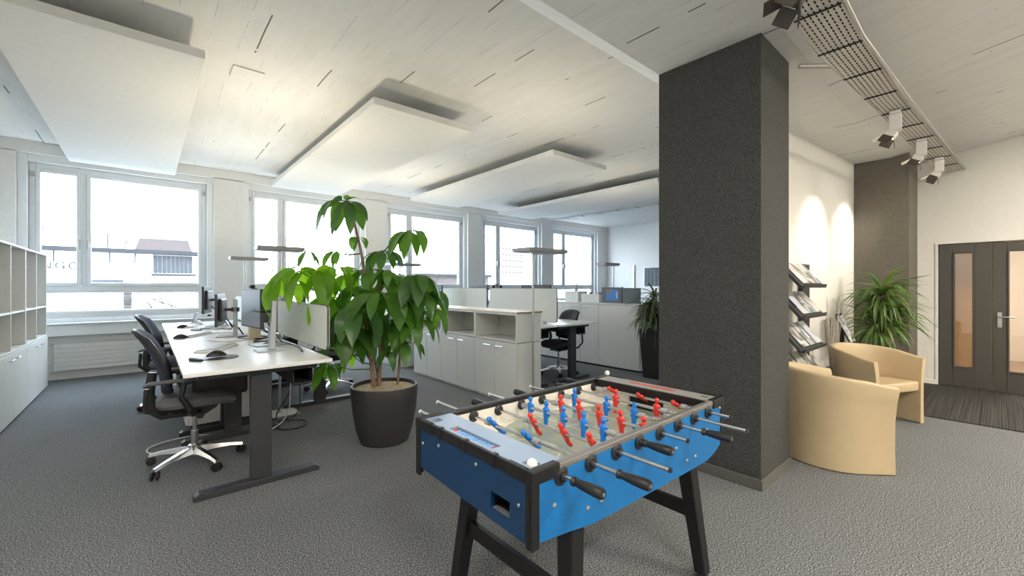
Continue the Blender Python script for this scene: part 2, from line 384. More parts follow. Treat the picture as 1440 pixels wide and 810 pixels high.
# window wall
w = MB(); WX = [-1.40 + 2.745*k for k in range(5)]; WW = 2.30
w.box(XL, XR, YW+.12, YW+.30, 0, .84)                       # spandrel, recessed
w.box(XL, XR, YW+.0, YW+.30, 3.33, 3.6)                     # lintel
edges = [XL] + sum([[x, x+WW] for x in WX], []) + [XR]
for a, b in zip(edges[0::2], edges[1::2]): w.box(a, b, YW, YW+.30, 0, 3.34)
struct(w.build('wall_window', 'wall'))
for k, x in enumerate(WX):
    # casing, frame, glass
    f0, f1 = x+.10, x+.10+2.11; Y0 = YW+.15
    win = MB()
    for a, b, c, d, e, g in [(x, x+.10, YW+.06, YW+.28, .84, 3.33), (f1, x+WW, YW+.06, YW+.28, .84, 3.33), (x+.1, f1, YW+.06, YW+.28, 3.22, 3.33)]:
        win.box(a, b, c, d, e, g)
    wo = struct(win.build('window_%d' % (k+1), 'frame', bevel=.008))
    fr = MB()
    fr.box(f0, f0+.07, Y0, Y0+.1, .90, 3.22); fr.box(f1-.07, f1, Y0, Y0+.1, .90, 3.22)
    fr.box(f0+.07, f1-.07, Y0, Y0+.1, 3.14, 3.22); fr.box(f0+.07, f1-.07, Y0, Y0+.1, .90, .99)
    fr.box(f0+.07, f1-.07, Y0, Y0+.1, 1.335, 1.41); m0 = f0+.54; fr.box(m0, m0+.06, Y0, Y0+.1, 1.41, 3.14)
    fr.build('window_frame', 'frame', wo, bevel=.008)
    for (a, b) in ((f0+.07, m0), (m0+.06, f1-.07)):
        s_ = MB(); t = .05
        s_.box(a+.003, a+t, Y0-.025, Y0+.05, 1.41, 3.14); s_.box(b-t, b-.003, Y0-.025, Y0+.05, 1.41, 3.14)
        s_.box(a+t, b-t, Y0-.025, Y0+.05, 3.09, 3.14); s_.box(a+t, b-t, Y0-.025, Y0+.05, 1.41, 1.46)
        so = s_.build('sash', 'frame', wo, bevel=.006)
        MB().box(a+t, b-t, Y0+.02, Y0+.028, 1.46, 3.09).build('glass_pane', 'glass', so)
        hx = m0-.02 if a < m0 else m0+.08
        h = MB(); h.box(hx-.014, hx+.014, Y0-.035, Y0-.024, 1.98, 2.12); h.box(hx-.009, hx+.009, Y0-.065, Y0-.03, 2.09, 2.11); h.box(hx-.01, hx+.01, Y0-.07, Y0-.055, 1.97, 2.11)
        h.build('window_handle', 'steel', so, bevel=.003)
    s_ = MB(); a, b = f0+.07, f1-.07; s_.box(a, a+.05, Y0-.02, Y0+.05, .99, 1.335); s_.box(b-.05, b, Y0-.02, Y0+.05, .99, 1.335); s_.box(a+.05, b-.05, Y0-.02, Y0+.05, .99, 1.03); s_.box(a+.05, b-.05, Y0-.02, Y0+.05, 1.30, 1.335)
    so = s_.build('lower_sash', 'frame', wo, bevel=.006); MB().box(a+.05, b-.05, Y0+.02, Y0+.028, 1.03, 1.30).build('glass_pane', 'glass', so)
    hb = MB()
    for xx in (f0+.02, f1-.05): hb.box(xx, xx+.03, Y0-.04, Y0, 3.02, 3.09)
    hb.build('hinge', 'steel', wo)
    sl = MB(); sl.box(x-.02, x+WW+.02, YW-.09, YW+.16, .83, .86); sl.box(x, x+WW, YW-.05, YW+.12, .66, .83)
    sl.box(x+.02, x+WW-.02, YW+.06, YW+.15, .86, .92)
    struct(sl.build('trim_%d' % (k+1), 'frame', bevel=.012)); 
    if k < 3:
        rr = thing('radiator', ['white ribbed radiator under the window beside the tall shelving', 'white radiator under the second window from the left, behind the desks', 'white radiator under the middle window behind the desk dividers'][k], 'radiator', (x+.36, YW+.05, 0), 0, 'radiators under the windows')
        rb = MB(); 
        for j in range(6): rb.box(0, WW-.5, -.02, .03, .14+j*.067, .14+j*.067+.060)
        rb.box(.01, WW-.51, -.008, .028, .15, .53); rb.build('radiator_panel', 'radiator', rr, bevel=.005)
        vb = MB()
        for zz in (.12, .54): vb.tube([(-.035, .01, zz), (0.0, .01, zz)], .012, 8)
        for zz in (.15,): vb.tube([(.1, .03, .3), (.1, .07, .3)], .012, 8); vb.tube([(1.6, .03, .3), (1.6, .07, .3)], .012, 8)
        vb.build('valve', 'steel', rr)
# baseboard along window wall
# white partition wall, brown pilaster, door wall
pw = MB(); pw.prism([(3.95, 1.655), (7.6, 1.335), (7.6, 1.80), (3.95, 1.80)], 0, 3.45, 'z'); struct(pw.build('wall_partition', 'wallwarm'))
struct(MB().box(7.6, 8.5, .76, 1.80, 0, 3.45).build('wall_pilaster', 'plaster2'))
struct(MB().box(8.5, XR, 1.3, 1.45, 0, 3.6).build('wall_office_right', 'wall'))
dw = MB(); DY0, DY1 = -.62, .545
dw.box(8.5, 8.62, DY1, 1.0, 0, 3.6); dw.box(8.5, 8.62, YB, DY0, 0, 3.6); dw.box(8.5, 8.62, DY0, DY1, 2.0, 3.6)
struct(dw.build('wall_door', 'wallwarm'))
bb = MB(); bb.box(8.485, 8.5, .57, .76, 0, .07); bb.box(8.485, 8.5, YB, DY0-.03, 0, .07); struct(bb.build('baseboard_door_wall', 'wallwarm', bevel=.004))
jm = MB(); jm.box(8.49, 8.63, DY1-.0, DY1+.03, 0, 2.03); jm.box(8.49, 8.63, DY0-.03, DY0, 0, 2.03); jm.box(8.49, 8.63, DY0, DY1, 2.0, 2.03); struct(jm.build('trim_6', 'wallwarm'))
def door_leaf(name, y0, y1, g0, g1, handle):
    d = MB(); x0, x1 = 8.51, 8.57; z0, z1, zt = .27, 1.88, 1.99
    d.box(x0, x1, y0, g0, .01, zt); d.box(x0, x1, g1, y1, .01, zt); d.box(x0, x1, g0, g1, .01, z0); d.box(x0, x1, g0, g1, z1, zt)
    o = struct(d.build(name, 'door', bevel=.004))
    b = MB(); t = .02
    b.box(x0-.01, x1+.01, g0, g0+t, z0, z1); b.box(x0-.01, x1+.01, g1-t, g1, z0, z1); b.box(x0-.01, x1+.01, g0+t, g1-t, z0, z0+t); b.box(x0-.01, x1+.01, g0+t, g1-t, z1-t, z1)
    b.build('glazing_bead', 'door', o, bevel=.003)
    MB().box(x0+.026, x0+.034, g0+t, g1-t, z0+t, z1-t).build('glass_pane', 'doorglass', o)
    if handle:
        h = MB(); h.box(x0-.008, x0, handle-.02, handle+.02, .86, 1.06); h.tube([(x0, handle, 1.0), (x0-.05, handle, 1.0), (x0-.055, handle-.02, 1.0), (x0-.055, handle-.13, 1.0)], .009, 8)
        h.tube([(x0-.001, handle, .9), (x0-.014, handle, .9)], .012, 10)
        h.build('door_handle', 'steel', o, bevel=.003)
door_leaf('door_1', .042, .54, .20, .405, None)
door_leaf('door_2', -.615, .038, -.50, -.09, -.045+.02)
# column
struct(MB().box(3.18, 3.77, 1.06, 1.82, 0, 3.2).build('column', 'plaster'))
cbm = MB(); cbm.box(3.165, 3.785, 1.045, 1.06, 0, .075); cbm.box(3.165, 3.18, 1.06, 1.82, 0, .075); cbm.box(3.77, 3.785, 1.06, 1.82, 0, .075); cbm.box(3.165, 3.785, 1.82, 1.835, 0, .075)
struct(cbm.build('baseboard_column', 'baseb', bevel=.004))
# hallway behind the doors
hw = MB(); hw.box(8.62, 12.4, YB, -1.6, 0, 2.6); struct(hw.build('wall_hall_side', 'wallwarm'))
struct(MB().box(12.3, 12.42, -1.6, 1.3, 0, 2.6).build('wall_hall_end', 'wallwarm'))
struct(MB().box(8.62, 12.4, -1.6, 1.3, 2.6, 2.7).build('ceiling_hall', 'wallwarm'))
struct(MB().box(8.62, 12.4, -1.6, 1.3, 0, .004).build('floor_hall', 'hallfloor'))
struct(MB().box(9.1, 9.16, .235, 1.3, 0, 2.6).build('wall_hall_panel', 'woodwarm'))
o = MB().box(9.16, 9.26, -.06, .20, .0, 2.4).build('wooden_post', 'chip'); tag(o, 'speckled wood-chip post seen through the right door glass', 'post')
o = MB().box(12.26, 12.298, -1.34, -.45, .2, 2.2).build('notice_board', ['whiteplastic']); tag(o, 'white notice board in the hallway behind the right door glass', 'notice board')
for zz in (.75, 1.35): MB().box(12.245, 12.26, -.70, -.56, zz, zz+.42).build('poster', 'greyscreen', o)
light('AREA', (9.9, -.2, 2.55), 70, (1, .82, .62), .8, .4)
tag(MB().box(6.34, 8.48, -2.6, .70, 0, .012).build('entrance_mat', 'stripe', bevel=.004), 'dark striped entrance mat in front of the double door', 'mat')
# access plate flush in the ceiling
tag(MB().box(.62, .88, 4.72, 4.98, 3.485, 3.502).build('ceiling_plate', 'panel', bevel=.003), 'small flush rectangular plate in the ceiling beside the largest white panel', 'plate')

# ---------------------------------------------------------------- acoustic ceiling panels
PN = [(-.87, .365, 4.26, 9.05), (1.75, 2.98, 4.16, 8.9), (4.33, 5.57, 4.1, 8.35), (6.85, 8.1, 3.95, 8.45)]
PL = ['large white acoustic ceiling panel nearest the camera, above the tall shelving', 'white acoustic ceiling panel second from the left, above the big leafy plant', 'white acoustic ceiling panel third from the left, above the storage cabinets', 'white acoustic ceiling panel furthest right, partly behind the dark column']
for (a, b, c, d), l in zip(PN, PL):
    t = thing('acoustic_panel', l, 'ceiling panel', ((a+b)/2, (c+d)/2, 3.28), 0, 'acoustic panels under the ceiling')
    MB().box(-(b-a)/2, (b-a)/2, -(d-c)/2, (d-c)/2, -.015, .06).build('panel', 'panel', t, bevel=.006)
    for sx in (-1, 1):
        for sy in (-1, 1):
            MB().tube([(sx*(b-a)*.35, sy*(d-c)*.38, .06), (sx*(b-a)*.35, sy*(d-c)*.38, .222)], .006, 6).build('hanger', 'steel', t)

# ---------------------------------------------------------------- cable trays and spotlights
def tray(name, label, pts, wds, z, h=.035):
    t = thing(name, label, 'cable tray', (pts[0][0], pts[0][1], z))
    me = bpy.data.meshes.new('tray_bottom'); vs = []; fs = []; uvs = []
    s = 0; P = [Vector((p[0], p[1], 0)) for p in pts]; ox = P[0].copy()
    acc = []; 
    for i, p in enumerate(P):
        if i: s += (p-P[i-1]).length
        acc.append(s)
        d = (P[min(i+1, len(P)-1)] - P[max(0, i-1)]).normalized(); nrm = Vector((-d.y, d.x, 0))
        for k, q in enumerate((-1, 1)):
            v = p - ox + nrm*q*wds[i]/2; vs.append(tuple(v))
    for i in range(len(P)-1): fs.append((2*i, 2*i+1, 2*i+3, 2*i+2))
    me.from_pydata(vs, [], fs); ul = me.uv_layers.new(name='UVMap')
    for poly in me.polygons:
        for li in poly.loop_indices:
            vi = me.loops[li].vertex_index; ul.data[li].uv = (acc[vi//2], (vi % 2)*wds[vi//2])
    me.materials.append(M_['perf']); o = bpy.data.objects.new('tray_bottom', me); C.objects.link(o); o.parent = t
    for k, q in enumerate((-1, 1)):
        sd = MB(); 
        rows = [[Vector(vs[2*i+k]) for i in range(len(P))], [Vector(vs[2*i+k])+Vector((0, 0, h)) for i in range(len(P))]]
        sd.grid(rows); sd.build('tray_side', 'steel', t, solid=.004)
    cr = MB()
    n = int(acc[-1]/.55)
    for j in range(n):
        sd = (j+.5)*.55
        for i in range(len(P)-1):
            if acc[i] <= sd < acc[i+1]:
                f = (sd-acc[i])/(acc[i+1]-acc[i]); a = Vector(vs[2*i]).lerp(Vector(vs[2*i+2]), f); b = Vector(vs[2*i+1]).lerp(Vector(vs[2*i+3]), f)
                cr = MB(); cr.tube([a+Vector((0, 0, -.006)), b+Vector((0, 0, -.006))], .005, 6); cr.build('cross_bar', 'fblack', t)
    cbn = MB()  # dark strands added above the perforations, standing in for the shadow gap there
    for q in (-.38, -.27, -.14, 0., .13, .26, .38):
        pts = []
        for i in range(len(P)):
            a = Vector(vs[2*i]); b = Vector(vs[2*i+1]); pts.append(a.lerp(b, .5+q)+Vector((0, 0, .018)))
        cbn.tube(pts, wds[0]*.075, 6)
    tag(cbn.build('tray_shade_strands', 'anth', t), 'dark strands added in the tray in place of its shadow gap')
    return t, P, ox
tp = [(1.0, .60), (2.8, .68), (3.46, .685), (4.75, .622), (6.5, .52), (8.42, .405)]
tr, _, _ = tray('cable_tray', 'long perforated metal cable tray running under the ceiling above the spotlights', tp, [.23, .225, .24, .20, .215, .235], 2.985)
ch = MB(); ch.tube([(p[0]-1.0, p[1]-.60-.125, .02) for p in tp], .010, 8); ch.build('conduit', 'steel', tr, smooth=True)
hg = MB()
for X, Y, zt in ((1.6, .63, 3.20), (2.8, .68, 3.19), (4.0, .66, 3.195), (5.6, .57, 3.21), (7.3, .47, 3.23)):
    hg.tube([(X-1, Y-.6, 0), (X-1, Y-.6, zt-2.985)], .006, 6)
hg.build('hanger', 'steel', tr)
t2, _, _ = tray('cable_tray', 'narrow cable tray near the far windows beyond the column', [(8.78, 8.6), (8.78, 5.0), (8.78, 2.4)], [.16, .16, .16], 3.28)
hg = MB()
for yy in (-1, -2.6, -4.2): hg.tube([(0, yy, 0), (0, yy, .22)], .006, 6)
hg.build('hanger', 'steel', t2)
o = MB().tube([(8.55, 9.1, 3.44), (8.55, 2.4, 3.44)], .022, 8).build('ceiling_pipe', 'steel', smooth=True); tag(o, 'thin grey pipe under the ceiling above the far cable tray', 'pipe')
o = MB().tube([(3.8, 1.0, 3.10), (4.25, .60, 3.10)], .018, 8).build('ceiling_pipe', 'steel', smooth=True); tag(o, 'short grey conduit joining the dark column top to the cable tray', 'pipe')

def spotlight(loc, label, rotz, aim, dark=False, glow=True):
    t = thing('spotlight', label, 'spotlight', loc, rotz, 'barn-door spotlights on the cable tray')
    body = 'spotw' if not dark else 'spotd'
    MB().bc((0, 0, -.02), (.16, .09, .035)).build('adapter', body, t, bevel=.006)
    MB().bc((0, 0, -.125), (.135, .10, .17)).build('gear_box', body, t, bevel=.008)
    q = Matrix.Translation(Vector((0, .035, -.235))) @ Matrix.Rotation(R(aim), 4, 'X')
    m = MB(); m.box(-.06, .06, -.035, .03, -.05, .05, 0, q); head = m.build('lamp_head', body, t, bevel=.008)
    g = MB(); g.box(-.05, .05, .031, .034, -.04, .04, 0, q); g.build('lamp_glass', 'bulb' if glow else 'spotd', head)
    for c_, rx, mm in (((0, .075, .075), R(35), body), ((0, .075, -.075), R(-35), 'spotd')):
        f = MB(); f.box(-.07, .07, -.05, .05, -.002, .002, 0, q @ Matrix.Translation(Vector(c_)) @ Matrix.Rotation(rx, 4, 'X')); f.build('flap', mm, head)
    for sx in (-1, 1):
        f = MB(); f.box(-.002, .002, -.05, .05, -.05, .05, 0, q @ Matrix.Translation(Vector((sx*.09, .075, 0))) @ Matrix.Rotation(R(-sx*30), 4, 'Z')); f.build('flap', 'spotd', head)
    t.scale = (.86, .86, .82)
    return t
SL = [(5.10, .60), (6.28, .53), (7.35, .465)]
SN = ['white barn-door spotlight nearest the dark column', 'white barn-door spotlight in the middle of the row of three', 'white barn-door spotlight at the door end of the cable tray']
for (x, y), l in zip(SL, SN):
    spotlight((x, y, 2.975), l, R(5), -58)
    tgt = Vector((x-.15, 1.45, 1.95)); src = Vector((x+.01, y+.15, 2.76)); d = tgt-src
    light('SPOT', src, 75, (1, .90, .74), .03, rot=d.to_track_quat('-Z', 'Y').to_euler(), spot=R(62), blend=.8)
spotlight((2.34, .60, 2.975), 'dark barn-door spotlight cut off by the top of the photo', R(20), -55, True, False)

# ---------------------------------------------------------------- left shelving
def shelf_unit(y0, y1, l1, l2):
    w_ = y1-y0
    t = thing('storage_cabinet', l1, 'cabinet', (-1.44, y0, 0), 0, 'low door cabinets along the left wall')
    b = MB(); b.box(0, .39, .002, w_-.002, .03, .72); b.box(.0, .37, .01, w_-.01, 0, .03); b.build('body', 'cab', t, bevel=.003)
    for k in range(2):
        a = k*w_/2; d = MB().box(.392, .41, a+.003, a+w_/2-.003, .035, .715).build('door', 'cab', t, bevel=.002)
        yy = a+w_/2-.14 if k == 0 else a+.14
        h = MB(); h.tube([(.41, yy-.07, .66), (.435, yy-.07, .66), (.435, yy+.07, .66), (.41, yy+.07, .66)], .006, 8); h.build('handle', 'chrome', d)
    t = thing('open_shelf', l2, 'shelf', (-1.44, y0, .722), 0, 'open shelf units on the left cabinets')
    T = .02; Hh = 1.12
    b = MB()
    b.box(0, .40, 0, w_, 0, T); b.box(0, .40, 0, w_, Hh-T, Hh); b.box(0, .40, .001, T, T, Hh-T); b.box(0, .40, w_-T, w_-.001, T, Hh-T)
    b.build('carcass', 'cab', t, bevel=.002)
    MB().box(.002, .012, T, w_-T, T, Hh-T).build('back_panel', 'cabin', t)
    MB().box(.012, .395, w_/2-T/2, w_/2+T/2, T, Hh-T).build('divider', 'cab', t, bevel=.002)
    for a, c in ((T, w_/2-T/2), (w_/2+T/2, w_-T)):
        MB().box(.012, .395, a, c, .395, .415).build('shelf', 'cab', t, bevel=.002)
        MB().box(.012, .30, a+.001, a+.22, .735, .75).build('half_shelf', 'cab', t, bevel=.002)
shelf_unit(5.94, 7.27, 'white low cabinet with bar handles at the left picture edge', 'open cream shelf unit at the left picture edge')
shelf_unit(7.275, 8.6, 'white low cabinet with bar handles nearest the window wall', 'open cream shelf unit nearest the window wall')
o = MB().box(-1.30, -1.12, 8.30, 8.42, 1.843, 1.858).build('remote_control', 'black', bevel=.004); tag(o, 'small black gadget on top of the left shelving by the window', 'gadget')

# ---------------------------------------------------------------- desks
ZD = .86
def desk(x0, x1, y0, y1, label, legs=(.17, None), group='white top desks with dark T legs', foot=None, holder=False):
    cx, cy = (x0+x1)/2, (y0+y1)/2; wx, wy = x1-x0, y1-y0
    t = thing('desk', label, 'desk', (cx, cy, 0), 0, group)
    MB().box(-wx/2, wx/2, -wy/2+.002, wy/2-.002, ZD-.028, ZD).build('tabletop', 'desktop', t, bevel=.004)
    b = MB(); b.box(-wx/2+.08, wx/2-.08, -wy/2+.12, -wy/2+.19, ZD-.075, ZD-.03); b.box(-wx/2+.08, wx/2-.08, wy/2-.19, wy/2-.12, ZD-.075, ZD-.03)
    b.box(-.10, -.05, -wy/2+.19, wy/2-.19, ZD-.075, ZD-.032); b.box(.12, .17, -wy/2+.19, wy/2-.19, ZD-.075, ZD-.032)
    b.build('underframe', 'anth', t, bevel=.004)
    for s in (-1, 1):
        y = s*(wy/2-.16)
        l = MB().box(-.065, .065, y-.03, y+.03, .045, ZD-.076).build('leg', 'anth', t, bevel=.005)
        MB().prism([(-wx/2+.06, 0), (wx/2-.06, 0), (wx/2-.06, .028), (wx/2-.09, .045), (-wx/2+.09, .045), (-wx/2+.06, .028)], y-.04, y+.04, 'y').build('foot', 'anth', l, bevel=.004)
    if holder:
        m = MB(); m.box(-.34, .04, .12, .62, .50, ZD-.08); m.build('computer_holder', 'black', t, bevel=.02)
    tr_ = MB(); tr_.box(.22, .36, -wy/2+.2, wy/2-.2, ZD-.20, ZD-.19); tr_.box(.22, .225, -wy/2+.2, wy/2-.2, ZD-.19, ZD-.10); tr_.box(.355, .36, -wy/2+.2, wy/2-.2, ZD-.19, ZD-.04)
    tr_.build('cable_channel', 'anth', t)
    return t
DX0, DX1 = .17, 1.06
desk(DX0, DX1, 3.28, 4.86, 'white desk nearest the camera, by the potted plant', holder=True)
desk(DX0, DX1, 4.86, 6.44, 'white desk in the middle of the left row, second chair pulled up', holder=True)
desk(DX0, DX1, 6.44, 8.02, 'white desk at the window end of the left row')
desk(1.13, 2.02, 5.18, 6.76, 'white desk of the back row beside the pale divider, nearer the plant')
desk(1.13, 2.02, 6.76, 8.34, 'white desk of the back row closest to the radiator wall')
def divider(x, y0, y1, z0, z1, label, rotz=0):
    t = thing('desk_divider', label, 'desk divider', (x, y0, z0), 0, 'pale fabric desk dividers')
    L, H_ = y1-y0, z1-z0; r = .04
    def rr(e):
        pts = []
        for cx, cy, a0 in ((L-r-e, r+e, -90), (L-r-e, H_-r-e, 0), (r+e, H_-r-e, 90), (r+e, r+e, 180)):
            for k in range(5): a = R(a0+k*22.5); pts.append((cx+r*math.cos(a), cy+r*math.sin(a)))
        return pts
    MB().prism(rr(.004), -.014, .014, 'x').build('fabric_panel', 'divider', t)
    MB().prism(rr(0), -.009, .009, 'x').build('edge_trim', 'divider_edge', t)
    c = MB()
    for yy in (.25, L-.25): c.box(-.02, .02, yy-.02, yy+.02, -.03, .012)
    c.build('clamp', 'silver', t)
    return t
divider(1.095, 3.5, 5.15, ZD+.03, 1.25, 'pale desk divider behind the nearest desk, left of the plant')
divider(1.095, 5.2, 6.75, ZD+.03, 1.25, 'pale desk divider between the two left desk rows, middle one')
divider(1.095, 6.8, 8.0, ZD+.03, 1.25, 'pale desk divider between the two left desk rows, by the window')
# middle office desks
desk(3.68, 4.33, 4.02, 5.60, 'white desk right behind the low storage cabinets, near end')
desk(3.68, 4.33, 5.60, 7.2, 'white desk behind the storage cabinets, far end')
desk(4.39, 5.25, 4.02, 5.60, 'white desk with dark leg between the storage cabinets and the far white cupboards')
desk(4.39, 5.25, 5.60, 7.2, 'white desk in the far corner of the middle desk group')
divider(4.36, 4.05, 5.58, ZD+.03, 1.375, 'pale desk divider standing above the right end of the storage cabinets')
divider(4.36, 5.66, 7.2, ZD+.03, 1.375, 'pale desk divider above the storage cabinets, beside the plant leaves')

# ---------------------------------------------------------------- pedestal under desks
for (y, l) in ((5.12, 'white drawer pedestal under the middle left desk'), (7.0, 'white drawer pedestal under the window-end desk')):
    t = thing('pedestal', l, 'pedestal', (.30, y, 0), 0, 'white pedestals under the left desks')
    MB().box(0, .62, 0, .42, .05, .58).build('body', 'whiteplastic', t, bevel=.004)
    for k in range(3): MB().box(-.016, -.001, .005, .415, .06+k*.175, .225+k*.175).build('drawer', 'whiteplastic', t, bevel=.003)
    for a, b in ((.05, .05), (.57, .05), (.05, .37), (.57, .37)):
        MB().lathe([(.022, -.012), (.022, .012)], (a, b, .026), 12, mtx=Matrix.Rotation(R(90), 4, 'X')).build('caster', 'black', t)

# ---------------------------------------------------------------- office chairs
def office_chair(loc, rotz, label, seatm='greyfab', backm='mesh', base0=3, basem='chrome', arms=True, lean=.0):
    t = thing('office_chair', label, 'office chair', loc, rotz, 'swivel office chairs')
    bs = MB()
    for k in range(5):
        a = R(base0+72*k)-rotz; ca, sa = math.cos(a), math.sin(a)
        q = Matrix.Rotation(a, 4, 'Z')
        pr = [(.03, .135, .028), (.12, .125, .026), (.24, .105, .02), (.325, .085, .016)]
        rows = []
        for x, zt, hw in pr:
            hh = .05 if x < .1 else (.035 if x < .2 else .022)
            rows.append([q @ Vector(p) for p in ((x, -hw, zt-hh), (x, -hw*.6, zt), (x, hw*.6, zt), (x, hw, zt-hh))])
        bs.grid(rows, closed=True)
        bs.add([tuple(v) for v in rows[-1]], [(0, 1, 2, 3)])
    bs.lathe([(.032, .06), (.042, .07), (.042, .15), (.03, .155)], n=20)
    bs.build('star_base', basem, t, smooth=True)
    for k in range(5):
        a = R(base0+72*k)-rotz; c = Vector((math.cos(a)*.315, math.sin(a)*.315, .033))
        ax = Matrix.Rotation(a+R(35), 4, 'Z') @ Matrix.Rotation(R(90), 4, 'X')
        cs = MB(); 
        for s in (-1, 1):
            cs.lathe([(.020, -.009), (.031, -.007), (.033, 0), (.031, .007), (.020, .009)], c + (Matrix.Rotation(a+R(35), 4, 'Z') @ Vector((0, s*.017, 0))), 18, mtx=ax)
        cs.tube([c+Vector((0, 0, .0)), c+Vector((0, 0, .05))], .009, 8)
        cs.build('caster', 'black', t, smooth=True)
    g = MB(); g.tube([(0, 0, .15), (0, 0, .26)], .026, 16); g.tube([(0, 0, .26), (0, 0, .43)], .015, 16); g.build('gas_lift', 'chrome', t, smooth=True)
    mc = MB(); mc.prism([(-.15, .44), (-.12, .40), (.06, .39), (.14, .44), (.16, .475), (-.17, .475)], -.08, .08, 'y'); mc.tube([(.03, -.08, .43), (.03, -.21, .43)], .008, 8); mc.lathe([(.022, -.02), (.026, 0), (.022, .02)], (.03, -.14, .405), 12, mtx=Matrix.Rotation(R(90), 4, 'X'))
    mc.build('mechanism', 'black', t, bevel=.006)
    # seat
    st = MB(); n = 28; prof_ = [(.70, .475), (.94, .485), (1.0, .51), (.98, .54), (.85, .562), (.55, .566), (.2, .558), (.02, .556)]
    rows = []
    for r_, z in prof_:
        row = []
        for k in range(n):
            a = 2*PI*k/n; c_, s_ = math.cos(a), math.sin(a); e = .55
            x = .255*r_*math.copysign(abs(c_)**e, c_); y = .25*r_*math.copysign(abs(s_)**e, s_)
            zz = z - (.03*max(0, (x-.12)/.13)**2 if x > .12 else 0) + .012*(abs(y)/.25)**2
            row.append((x+.015, y, zz))
        rows.append(row)
    st.grid(rows, closed=True); st.add(rows[0], [tuple(range(n))]); st.add(rows[-1], [tuple(range(n))])
    st.build('seat', seatm, t, smooth=True)
    # backrest: curved shell leaning back
    bk = MB(); rows = []
    for i in range(9):
        u = i/8; z = .60 + .47*u; x = -.19 - .185*u + .05*math.sin(u*PI*.9) ; hw = .20 + .03*math.sin(u*PI) - .02*u
        row = []
        for j in range(9):
            v = (j/8-.5)*2; yy = v*hw; cz = 0
            if i == 8: cz = -.03*abs(v)**3
            if i == 0: cz = .03*abs(v)**3
            row.append((x + .045*v*v, yy, z+cz))
        rows.append(row)
    bk.grid(rows); bk.build('backrest', backm, t, smooth=True, solid=.03)
    rim = MB(); pts = [rows[0][j] for j in range(9)] + [rows[i][8] for i in range(1, 9)] + [rows[8][j] for j in range(7, -1, -1)] + [rows[i][0] for i in range(7, -1, -1)]
    rim.tube(pts, .016, 8); rim.tube([(-.16, 0, .44), (-.27, 0, .47), (-.275, 0, .60), (-.255, 0, .75)], [.028, .026, .022, .018], 10, flat=1.6)
    rim.build('back_frame', 'black', t, smooth=True)
    if arms:
        for s in (-1, 1):
            a = MB(); a.tube([(-.06, s*.12, .45), (-.02, s*.24, .455), (-.04, s*.285, .50), (-.09, s*.29, .60), (-.07, s*.285, .685), (-.03, s*.28, .70)], [.022, .022, .022, .020, .018, .016], 10, flat=1.3)
            a.tube([(-.06, s*.20, .45), (-.2, s*.27, .46), (-.29, s*.285, .54), (-.28, s*.285, .68)], [.014, .016, .016, .015], 8)
            ar = a.build('armrest', 'black', t, smooth=True)
            p = MB(); p.tube([(-.30, s*.283, .695), (-.27, s*.283, .712), (-.1, s*.28, .715), (.02, s*.27, .712), (.05, s*.265, .70)], [.02, .036, .038, .034, .018], 12, flat=.38); p.build('arm_pad', 'greyfab', ar, smooth=True)
    return t
office_chair((.29, 4.18, 0), R(-2), 'grey and black swivel chair at the nearest desk', base0=3)
office_chair((.27, 6.30, 0), R(-8), 'black swivel chair behind the nearest one, at the middle desk', base0=40)
office_chair((1.92, 5.96, 0), R(185), 'swivel chair behind the divider, only its star base showing under the desk', base0=20)
office_chair((5.00, 4.62, 0), R(176), 'black swivel chair at the desk between the cabinets and the white cupboards', 'blackfab', 'blackfab', base0=12).scale = (.94, .94, .94)

# ---------------------------------------------------------------- things on the left desks
def rotmat(z=0, x=0, y=0): return Matrix.Rotation(z, 4, 'Z') @ Matrix.Rotation(y, 4, 'Y') @ Matrix.Rotation(x, 4, 'X')
def monitor(loc, rotz, label, w_=.56, h_=.36, zc=.33, scr='screen', tilt=0, depth=.03, standx=.13, colh=.40, armz=None, lean=0, backm='mon_back', webcam=False, portrait=False):
    # screen faces local -X
    t = thing('monitor', label, 'monitor', loc, rotz, 'monitors on the desks')
    q = Matrix.Translation(Vector((0, 0, zc))) @ Matrix.Rotation(R(tilt), 4, 'Y')
    m = MB(); m.box(-.012, .012, -w_/2, w_/2, -h_/2, h_/2, 0, q); m.build('housing', backm, t, bevel=.005)
    m = MB(); m.box(.012, .012+depth, -w_*.36, w_*.36, -h_*.36, h_*.36, 0, q); m.build('rear_cover', backm, t, bevel=.02)
    m = MB(); m.box(-.0135, -.012, -w_/2+.012, w_/2-.012, -h_/2+.018, h_/2-.012, 0, q); m.build('screen', scr, t)
    az = armz if armz else zc
    a = MB(); a.tube([(depth, 0, az), (standx, 0, az)], .016, 10); a.bc((standx, 0, az), (.07, .08, .045)); a.build('arm', 'black', t)
    s = MB(); s.prism([(standx-.018, .012), (standx+.018, .012), (standx+.018+lean, colh), (standx-.018+lean, colh)], -.04, .04, 'y'); s.build('stand_column', 'silver', t, bevel=.004)
    s = MB(); s.box(standx-.16, standx+.10, -.13, .13, 0, .012); s.build('stand_base', 'silver', t, bevel=.004)
    c = MB(); c.tube([(depth+.02, .03, zc-.08), (standx*.6+.02, .06, zc-.2), (standx+.03, .05, .07), (standx+.06, .05, .014)], .006, 6); c.tube([(depth+.02, -.04, zc-.08), (standx*.7+.02, -.05, zc-.17), (standx+.035, -.02, .09), (standx+.08, -.04, .014)], .005, 6)
    c.build('cable', 'black', t, smooth=True)
    if webcam:
        c = MB(); c.bc((0, 0, zc+h_/2+.02), (.04, .06, .03)); c.bc((0.02, 0, zc+h_/2+.002), (.05, .03, .01)); c.build('webcam', 'black', t, bevel=.005)
    return t
monitor((.72, 4.42, ZD), R(6), 'large grey-screened monitor with webcam on the nearest desk', .56, .35, .345, 'screenlit', 0, .07, .16, .44, lean=.0, webcam=True)
